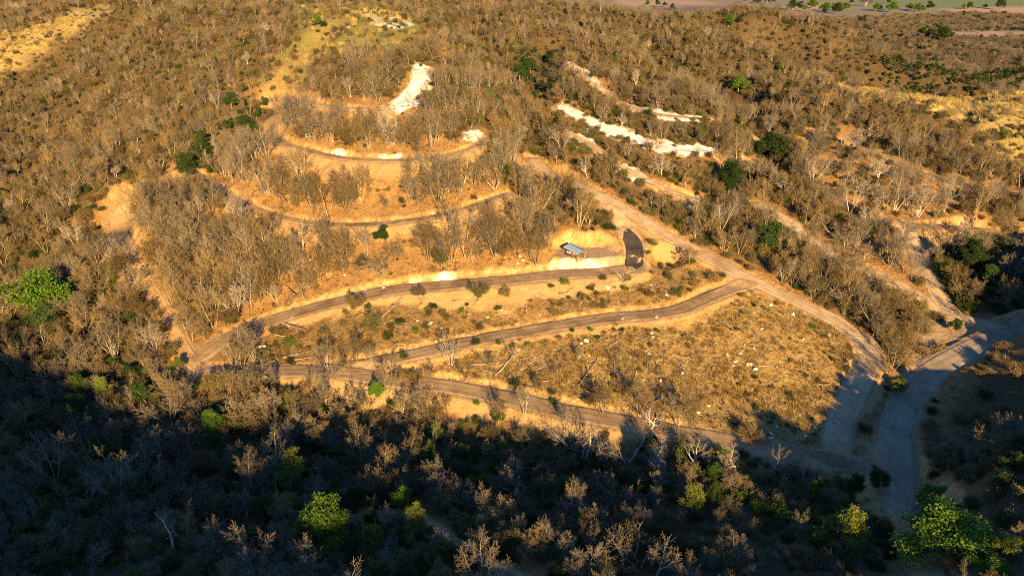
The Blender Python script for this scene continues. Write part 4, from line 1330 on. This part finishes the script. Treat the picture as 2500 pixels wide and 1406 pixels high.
for A, top in LOGM:
    tv, tf = prisms(A[A[:, 8] < 1], 6); cv, cf = prisms(A[A[:, 8] >= 1], 3)
    LM.append((mesh_np('trunk', tv, [tf], [M_LOG], smooth=True), mesh_np('branches', cv, [cf], [M_LOG]), top))
for i, (u0, v0, u1, v1) in enumerate(LOGS):
    a, b = cast(np.array([u0, u1], float), np.array([v0, v1], float), hf)
    tm, cm, L = LM[i % 5]
    dv = b - a; ln = np.linalg.norm(dv)
    s = float(np.clip(ln / L, 0.5, 2.2))
    root = empty('felled_tree', a + np.array([0, 0, 0.03]))
    root.scale = (s, s * 0.9, s * 0.8)
    root.rotation_euler = (0, -math.atan2(dv[2], math.hypot(dv[0], dv[1])), math.atan2(dv[1], dv[0]))
    tag(root, None, 'felled tree', 'felled trunks and branches')
    link('trunk', tm, root); link('branches', cm, root)
    pl, uu = place_of((u0 + u1) / 2, (v0 + v1) / 2, float((a[0] + b[0]) / 2), float((a[1] + b[1]) / 2))
    rows.append((root, ('long' if s > 1.2 else 'short') + ' felled trunk lying', None, pl, (u0 + u1) / 2))
label_all(rows)

# brushwood left on the cleared ground: sticks and twigs nobody could count
for tm, cm, L in LM:
    v_ = np.concatenate([np.array([q.co[:] for q in m.vertices]) for m in (tm, cm)])
    n0 = len(tm.vertices)
    f_ = np.concatenate([np.array([p.vertices[:] for p in tm.polygons]), np.array([p.vertices[:] for p in cm.polygons]) + n0])
    lib_add('stick', mesh_np('stick', v_, [f_], [M_LOG]), [M_LOG])
P_, I_, S_, R_ = [], [], [], []
x, y, r = jgrid(-70, 80, 95, 172, 1.5, 51)
z = hf(x, y)
ok, u, v, d = in_view(x, y, z, 0, 0)
den = (f_zone['field'](x, y) * np.clip(0.34 - (u - 1250) / 2200.0 + 0.5 * fbm(x / 7.0, y / 7.0, 52, 3), 0.02, 1) + f_zone['strip'](x, y) * np.clip(0.25 + 0.5 * fbm(x / 6.0, y / 6.0, 53, 3), 0, 1) + 0.05 * f_zone['hill'](x, y)) * (f_road(x, y) > 0.6)
for i in np.nonzero(ok & (r.random(len(x)) < den))[0]:
    P_.append((x[i], y[i], z[i])); I_.append(LIBIDX['stick'][int(rr.integers(5))]); q = rr.uniform(0.2, 0.62); S_.append((q, q, q * 0.9)); R_.append((rr.normal(0, .12), rr.normal(0, .15), rr.normal(0.9, 0.8) + pi * (rr.random() < .5)))
cover('brushwood', 'scattered sticks and cut branches littering the cleared ground', 'brushwood', P_, I_, S_, R_)
print('STICKS', len(P_))

# ---------------------------------------------------------------- small helpers for built things
import bmesh
def flat_mat(name, c, rough=0.7, metal=0.0):
    g = N(name, rough, 0.2)
    n = g.noise(4.0, 4)
    g.color(g.ramp(n, [(0.3, tuple(k * 0.8 for k in c)), (0.7, tuple(min(1, k * 1.12) for k in c))]))
    g.b.inputs['Metallic'].default_value = metal
    return g.m

def tube_rows(pts, r0, r1):
    pts = np.array(pts, float); n = len(pts) - 1
    rs = np.linspace(r0, r1, n + 1)
    return np.array([(*pts[i], *pts[i + 1], rs[i], rs[i + 1], 0) for i in range(n)])

def tube(name, pts, r0, r1, mat, parent, sides=7):
    v, f = prisms(tube_rows(pts, r0, r1), sides)
    me = mesh_np(name, v, [f], [mat], smooth=True)
    return link(name, me, parent)

def box(name, size, loc, mat, parent, rot=(0, 0, 0), bevel=0.01):
    bm = bmesh.new()
    bmesh.ops.create_cube(bm, size=1.0)
    for q in bm.verts: q.co = (q.co.x * size[0], q.co.y * size[1], q.co.z * size[2])
    if bevel: bmesh.ops.bevel(bm, geom=bm.edges[:], offset=bevel, segments=1, affect='EDGES')
    me = bpy.data.meshes.new(name); bm.to_mesh(me); bm.free()
    me.materials.append(mat)
    return link(name, me, parent, loc, rot)

# ---------------------------------------------------------------- the shelter on the levelled yard
M_TIN = flat_mat('blue_grey_metal_sheet', (.17, .24, .34), 0.5)
M_POLE = flat_mat('rough_pole_wood', (.16, .10, .06), 0.9)
c = cast(1400.0, 622.0, hf)
base = np.array([c[0], c[1], float(hf(c[0], c[1]))])
sh = tag(empty('open_shelter', base), 'open pole shelter with a blue-grey metal roof on the levelled yard', 'shelter')
ex = np.array([3.5, -3.4, 0]); ey = np.array([1.9, 1.95, 0])
LX, LY = np.linalg.norm(ex), np.linalg.norm(ey)
sh.rotation_euler = (0, 0, math.atan2(ex[1], ex[0]))
sh.scale = (0.9, 0.9, 0.9)
def roof_z(a, b): return 2.25 - 0.16 * (a + LX / 2) * 0.9 + 0.10 * b
nx, ny = 61, 5
a = np.linspace(-LX / 2 - 0.2, LX / 2 + 0.2, nx); b = np.linspace(-LY / 2 - 0.25, LY / 2 + 0.25, ny)
AA, BB = np.meshgrid(a, b)
ZZ = roof_z(AA, BB) + 0.03 * np.cos(AA * 2 * pi / 0.16 * 0.5)
rf = link('roof', mesh_np('roof', np.stack([AA, BB, ZZ], -1).reshape(-1, 3), [idx_grid(nx, ny)], [M_TIN]), sh)
md = rf.modifiers.new('thickness', 'SOLIDIFY'); md.thickness = 0.03; md.offset = -1
gz = lambda a, b: float(hf(*(base[:2] + ex[:2] / LX * a + ey[:2] / LY * b))) - base[2] - 0.15
for a_ in (-LX / 2 + 0.15, 0.1, LX / 2 - 0.15):
    for b_ in (-LY / 2 + 0.05, LY / 2 - 0.05):
        tube('post', [(a_, b_, gz(a_, b_)), (a_ + 0.05, b_, 1.0), (a_, b_, roof_z(a_, b_) - 0.07)], 0.07, 0.055, M_POLE, sh)
for b_ in (-LY / 2 + 0.05, LY / 2 - 0.05):
    tube('beam', [(-LX / 2 - 0.1, b_, roof_z(-LX / 2 - 0.1, b_) - 0.1), (LX / 2 + 0.1, b_, roof_z(LX / 2 + 0.1, b_) - 0.1)], 0.05, 0.05, M_POLE, sh)
for a_ in (-LX / 2 + 0.6, 0.6):
    tube('rafter', [(a_, -LY / 2 - 0.1, roof_z(a_, -LY / 2 - 0.1) - 0.16), (a_, LY / 2 + 0.1, roof_z(a_, LY / 2 + 0.1) - 0.16)], 0.035, 0.035, M_POLE, sh)
M_PALE = flat_mat('pale_pole_wood', (.45, .33, .2), 0.9)
p = cast(1426.0, 629.0, hf)
lp = tag(empty('leaning_pole', p), 'thin pale pole leaning outside the shelter corner', 'pole')
tube('stem', [(0, 0, -0.2), (0.25, 0.2, 0.8), (0.55, 0.35, 1.7)], 0.06, 0.04, M_PALE, lp)
# bench
fx, fy = ex[:2] / LX, ey[:2] / LY
bn_o = base[:2] + fx * (0.3) - fy * (LY / 2 - 0.25)
bz = float(hf(*bn_o))
bench = tag(empty('plank_bench', (bn_o[0], bn_o[1], bz), sh.rotation_euler[2]), 'low plank bench along the open front of the shelter', 'bench')
box('seat', (3.6, 0.34, 0.06), (0, 0, 0.45), M_POLE, bench)
for q in (-1.5, 0, 1.5): box('leg', (0.12, 0.28, 0.5), (q, 0, 0.18), M_POLE, bench)

# ---------------------------------------------------------------- seated people
def skinned(name, verts, edges, radii, mat, parent, sub=2):
    me = bpy.data.meshes.new(name)
    me.from_pydata([tuple(v) for v in verts], edges, [])
    o = link(name, me, parent)
    o.modifiers.new('skin', 'SKIN')
    if not me.skin_vertices: me.skin_vertices.new() if hasattr(me.skin_vertices, 'new') else None
    for sv, r in zip(me.skin_vertices[0].data, radii):
        sv.radius = r if hasattr(r, '__len__') else (r, r)
    me.skin_vertices[0].data[0].use_root = True
    ss = o.modifiers.new('smooth', 'SUBSURF'); ss.levels = ss.render_levels = sub
    me.materials.append(mat)
    return o
M_SKIN = flat_mat('brown_skin', (.30, .17, .10), 0.6)
M_HAIR = flat_mat('dark_hair', (.02, .015, .012), 0.5)
M_JEANS = flat_mat('dark_trousers', (.05, .06, .09), 0.9)
def person(at, rz, shirt, lean, label):
    root = tag(empty('person', at, rz), label, 'person', 'people sitting under the shelter')
    # faces local -y, hips on the seat at 0.5
    V = [(0, 0.02, 0.56), (0, 0.04 + lean * .3, 0.78), (0, 0.02 + lean, 1.02), (0, lean, 1.10), (0, lean - .02, 1.20), (0, lean - .03, 1.32)]
    E = [(0, 1), (1, 2), (2, 3), (3, 4), (4, 5)]
    Rr = [(.15, .12), (.15, .11), (.17, .11), (.06, .06), (.085, .095), (.08, .09)]
    for s in (-1, 1):
        k = len(V)
        V += [(s * .19, lean, 1.02), (s * .25, lean - .08, .76), (s * .16, lean - .30, .64), (s * .13, lean - .38, .62)]
        E += [(2, k), (k, k + 1), (k + 1, k + 2), (k + 2, k + 3)]; Rr += [.06, .048, .036, .034]
        for q, (dx, dy, dz) in enumerate(((-.03, -.09, -.01), (-.01, -.10, -.012), (.01, -.10, -.012), (.03, -.085, -.01), (-s * .055, -.03, .02))):
            V.append((s * .13 + dx, lean - .38 + dy, .62 + dz)); E.append((k + 3, k + 4 + q)); Rr.append(.010)
        k = len(V)
        V += [(s * .10, -.02, .54), (s * .12, -.42, .52), (s * .12, -.44, .10), (s * .13, -.58, .05)]
        E += [(0, k), (k, k + 1), (k + 1, k + 2), (k + 2, k + 3)]; Rr += [.085, .065, .045, .035]
    V += [(0, lean - .13, 1.24)]; E += [(4, len(V) - 1)]; Rr += [.018]            # nose
    skinned('body', V, E, Rr, M_SKIN, root)
    V = [(0, 0.02, 0.55), (0, 0.04 + lean * .3, 0.78), (0, 0.02 + lean, 1.0), (0, lean, 1.07)]
    E = [(0, 1), (1, 2), (2, 3)]; Rr = [(.17, .14), (.17, .13), (.185, .13), (.085, .085)]
    for s in (-1, 1):
        k = len(V); V += [(s * .19, lean, 1.01), (s * .24, lean - .06, .82)]; E += [(2, k), (k, k + 1)]; Rr += [.075, .066]
    skinned('shirt', V, E, Rr, shirt, root)
    V = [(0, 0.02, 0.55)]; E = []; Rr = [(.165, .13)]
    for s in (-1, 1):
        k = len(V); V += [(s * .10, -.03, .54), (s * .12, -.42, .52), (s * .12, -.44, .14)]; E += [(0, k), (k, k + 1), (k + 1, k + 2)]; Rr += [.095, .078, .06]
    skinned('trousers', V, E, Rr, M_JEANS, root)
    skinned('hair', [(0, lean + .01, 1.27), (0, lean + .0, 1.36), (0, lean - .05, 1.385)], [(0, 1), (1, 2)], [.095, .085, .06], M_HAIR, root)
    return root
SHIRTS = [(-1.25, (.82, .80, .76), 'white_shirt', 'seated person in a white shirt nearest the shelter\'s left posts'), (-0.55, (.80, .78, .74), 'cream_shirt', 'seated person in a white top, second along the bench'),
          (0.05, (.55, .05, .04), 'red_shirt', 'seated person in a red top between the white and orange tops'), (0.65, (.75, .20, .06), 'orange_shirt', 'seated person in an orange top at the bench\'s right end')]
for a_, col_, nm, lab in SHIRTS:
    q = bn_o + fx * a_
    person((q[0], q[1], bz), sh.rotation_euler[2] + 0.15 * a_, flat_mat(nm, col_, 0.9), -0.05, lab)

# ---------------------------------------------------------------- white cross laid out on the yard
M_WHITE = flat_mat('white_cloth', (.82, .80, .76), 0.9)
p = cast(1447.0, 601.5, hf)
cr = tag(empty('ground_cross', (p[0], p[1], float(hf(p[0], p[1]))), 0.5), 'white cross of two strips laid on the bare yard', 'marker')
box('strip', (1.3, 0.2, 0.05), (0, 0, 0.05), M_WHITE, cr)
box('strip', (0.2, 1.3, 0.05), (0, 0, 0.105), M_WHITE, cr)

# ---------------------------------------------------------------- dead snag, cacti, marker posts
M_SNAG = flat_mat('bleached_wood', (.55, .50, .43), 0.9)
p = cast(426.0, 1345.0, hf)
sn = tag(empty('dead_tree', p), 'bleached broken dead trunk standing in the dark valley at lower left', 'tree')
S_, T_ = grow(901, [(0, 0, (-.06, 0, 1), 6.6)], 1, (5, 2), (0.3, 0.5), (0.7, 0.7), (0.02, 0.05), (0.09, 0.2), 0.17, start=(0.35, 0.3), nseg=(8, 4), rmin=0.03)
tv, tf = prisms(S_[S_[:, 8] < 1], 7); cv, cf = prisms(S_[S_[:, 8] >= 1], 5)
link('trunk', mesh_np('trunk', tv, [tf], [M_SNAG], smooth=True), sn); link('broken_limbs', mesh_np('broken_limbs', cv, [cf], [M_SNAG], smooth=True), sn)

M_CACT = flat_mat('cactus_green', (.09, .12, .035), 0.7)
def cactus(u, v, s, label):
    p = cast(float(u), float(v), hf)
    t = tag(empty('columnar_cactus', p, 0.3, s), label, 'cactus')
    for nm, pts, r in (('stem', [(0, 0, -.2), (0, 0, 1.5), (.02, 0, 3.6), (.02, 0, 4.0)], .17), ('arm', [(0, 0, 1.0), (.35, .05, 1.15), (.48, .08, 1.6), (.5, .08, 3.1)], .13), ('arm', [(0, 0, 1.3), (-.3, -.1, 1.45), (-.4, -.12, 1.9), (-.42, -.12, 2.8)], .12)):
        rows_ = tube_rows(pts, r, r * .7); v_, f_ = prisms(rows_, 12)
        ax = v_.reshape(-1, 12, 3); cen = ax.mean(1, keepdims=True)
        k = np.where(np.arange(12) % 2 == 0, 1.0, 0.72)[None, :, None]
        link(nm, mesh_np(nm, (cen + (ax - cen) * k).reshape(-1, 3), [f_], [M_CACT]), t)
cactus(597, 1042, 1.0, 'tall columnar cactus in the shade below the hairpin bend')
cactus(745, 1075, 0.8, 'shorter columnar cactus in the dark wood left of the lowest road')
for u, v, lab in ((1170, 1368, 'thin white marker post beside the dark valley path, left one'), (1187, 1372, 'thin white marker post in the middle of three by the path'), (1225, 1390, 'thin white marker post nearest the bottom edge by the path')):
    p = cast(float(u), float(v), hf)
    t = tag(empty('marker_post', p), lab, 'post', 'marker posts by the path')
    tube('shaft', [(0, 0, -.2), (0, 0, 0.9)], .05, .05, M_WHITE, t); tube('cap', [(0, 0, .9), (0, 0, .96)], .065, .03, M_POLE, t)

# ---------------------------------------------------------------- trees and a house on the plain
PLAIN = [(1925,22,16,'dark'),(1936,20,18,'dark'),(1948,20,16,'dark'),(1968,18,16,'bright'),(1980,18,16,'bright'),(1993,17,17,'bright'),(2006,17,16,'bright'),(2018,17,16,'bright'),(2030,16,15,'bright'),(2042,17,15,'bright'),(2053,16,15,'bright'),(2064,15,16,'bright'),(2074,15,14,'bright'),
 (2138,17,13,'bright'),(2152,18,13,'bright'),(2166,17,13,'bright'),(2182,16,18,'bright'),(2216,15,14,'bright'),(2228,17,14,'bright'),(2241,18,14,'bright'),(2256,19,12,'bright'),
 (1874,6,20,'dark'),(1888,4,10,'dark'),(1817,5,12,'dark'),(1840,6,9,'dark'),(1854,6,9,'dark'),(1903,21,9,'yellow'),(2016,27,12,'dark'),(2041,29,18,'dark'),(2277,13,18,'dark'),(2266,15,10,'dark'),(2368,13,12,'dark'),(2351,16,10,'bright'),(2405,14,11,'bright'),(2446,8,20,'dark'),
 (1606,14,14,'dark'),(1625,10,12,'dark'),(1640,22,11,'dark'),(1582,8,12,'dark'),(2168,3,10,'dark'),(2080,3,8,'dark'),(2250,75,22,'dark'),(2275,80,24,'dark'),(2300,82,26,'dark'),(2322,82,24,'dark'),(1770,32,12,'dark'),(1805,46,14,'dark'),(2400,74,10,'bright')]
rows = []
for n, (u, v, dpx, leaf) in enumerate(PLAIN):
    tm, cm, h, r = SHAPES['leafy'][n % 3]
    s = 1.0
    for _ in range(3):
        q = cast(float(u), float(v), lambda x, y: hf(x, y) + 0.6 * h * s)
        s = dpx * 0.56 * to_pix(q[0], q[1], q[2])[2] / FPX / r
    o = plant('leafy_tree', 'tree', tm, cm, (TONES['brown'][0], TONES['brown'][1], M_LEAF[leaf]), (q[0], q[1], float(hf(q[0], q[1])) - 0.2), n * 1.3, s, 'trees standing on the plain')
    row = 'in the green row on the plain' if n < 13 else 'in the short row on the plain' if n < 21 else 'scattered on the far plain' if v < 35 else 'at the edge of the far woods'
    rows.append((o, {'dark': 'dark green tree', 'bright': 'bright green tree', 'yellow': 'yellow-green bush'}[leaf], None, row, u))
# a grey leafless crown among the rows
q = cast(2112.0, 17.0, hf)
tm, cm, h, r = SHAPES['spreading'][1]
s = 34 * 0.5 * to_pix(*q)[2] / FPX / r
o = plant('bare_tree', 'tree', tm, cm, TONES['grey'], (q[0], q[1], q[2]), 1.0, s, 'trees standing on the plain')
o['label'] = 'great grey leafless tree between the two green rows on the plain'
label_all(rows)

M_WALL = flat_mat('white_render', (.75, .70, .62), 0.9)
M_TILE = flat_mat('red_tile', (.35, .14, .08), 0.9)
q = cast(2256.0, 80.0, hf)
ho = tag(empty('house', (q[0], q[1], float(hf(q[0], q[1]))), 0.3), 'tiny pale house among dark trees at the edge of the far woods', 'house')
box('wall', (7, 5, 3.2), (0, 0, 1.5), M_WALL, ho, bevel=0)
v_ = np.array([(-3.9, -2.9, 3.11), (3.9, -2.9, 3.11), (3.9, 2.9, 3.11), (-3.9, 2.9, 3.11), (-3.9, 0, 4.6), (3.9, 0, 4.6)])
link('roof', mesh_np('roof', v_, [np.array([(0, 1, 5, 4), (2, 3, 4, 5), (3, 2, 1, 0)]), np.array([(0, 4, 3), (1, 2, 5)])], [M_TILE]), ho)
M_DARK = flat_mat('dark_opening', (.03, .03, .035), 0.4)
box('door', (1.0, 0.08, 2.1), (0, -2.53, 1.0), M_DARK, ho, bevel=0)
for q in (-2.2, 2.2): box('window', (1.1, 0.08, 1.0), (q, -2.53, 1.7), M_DARK, ho, bevel=0)
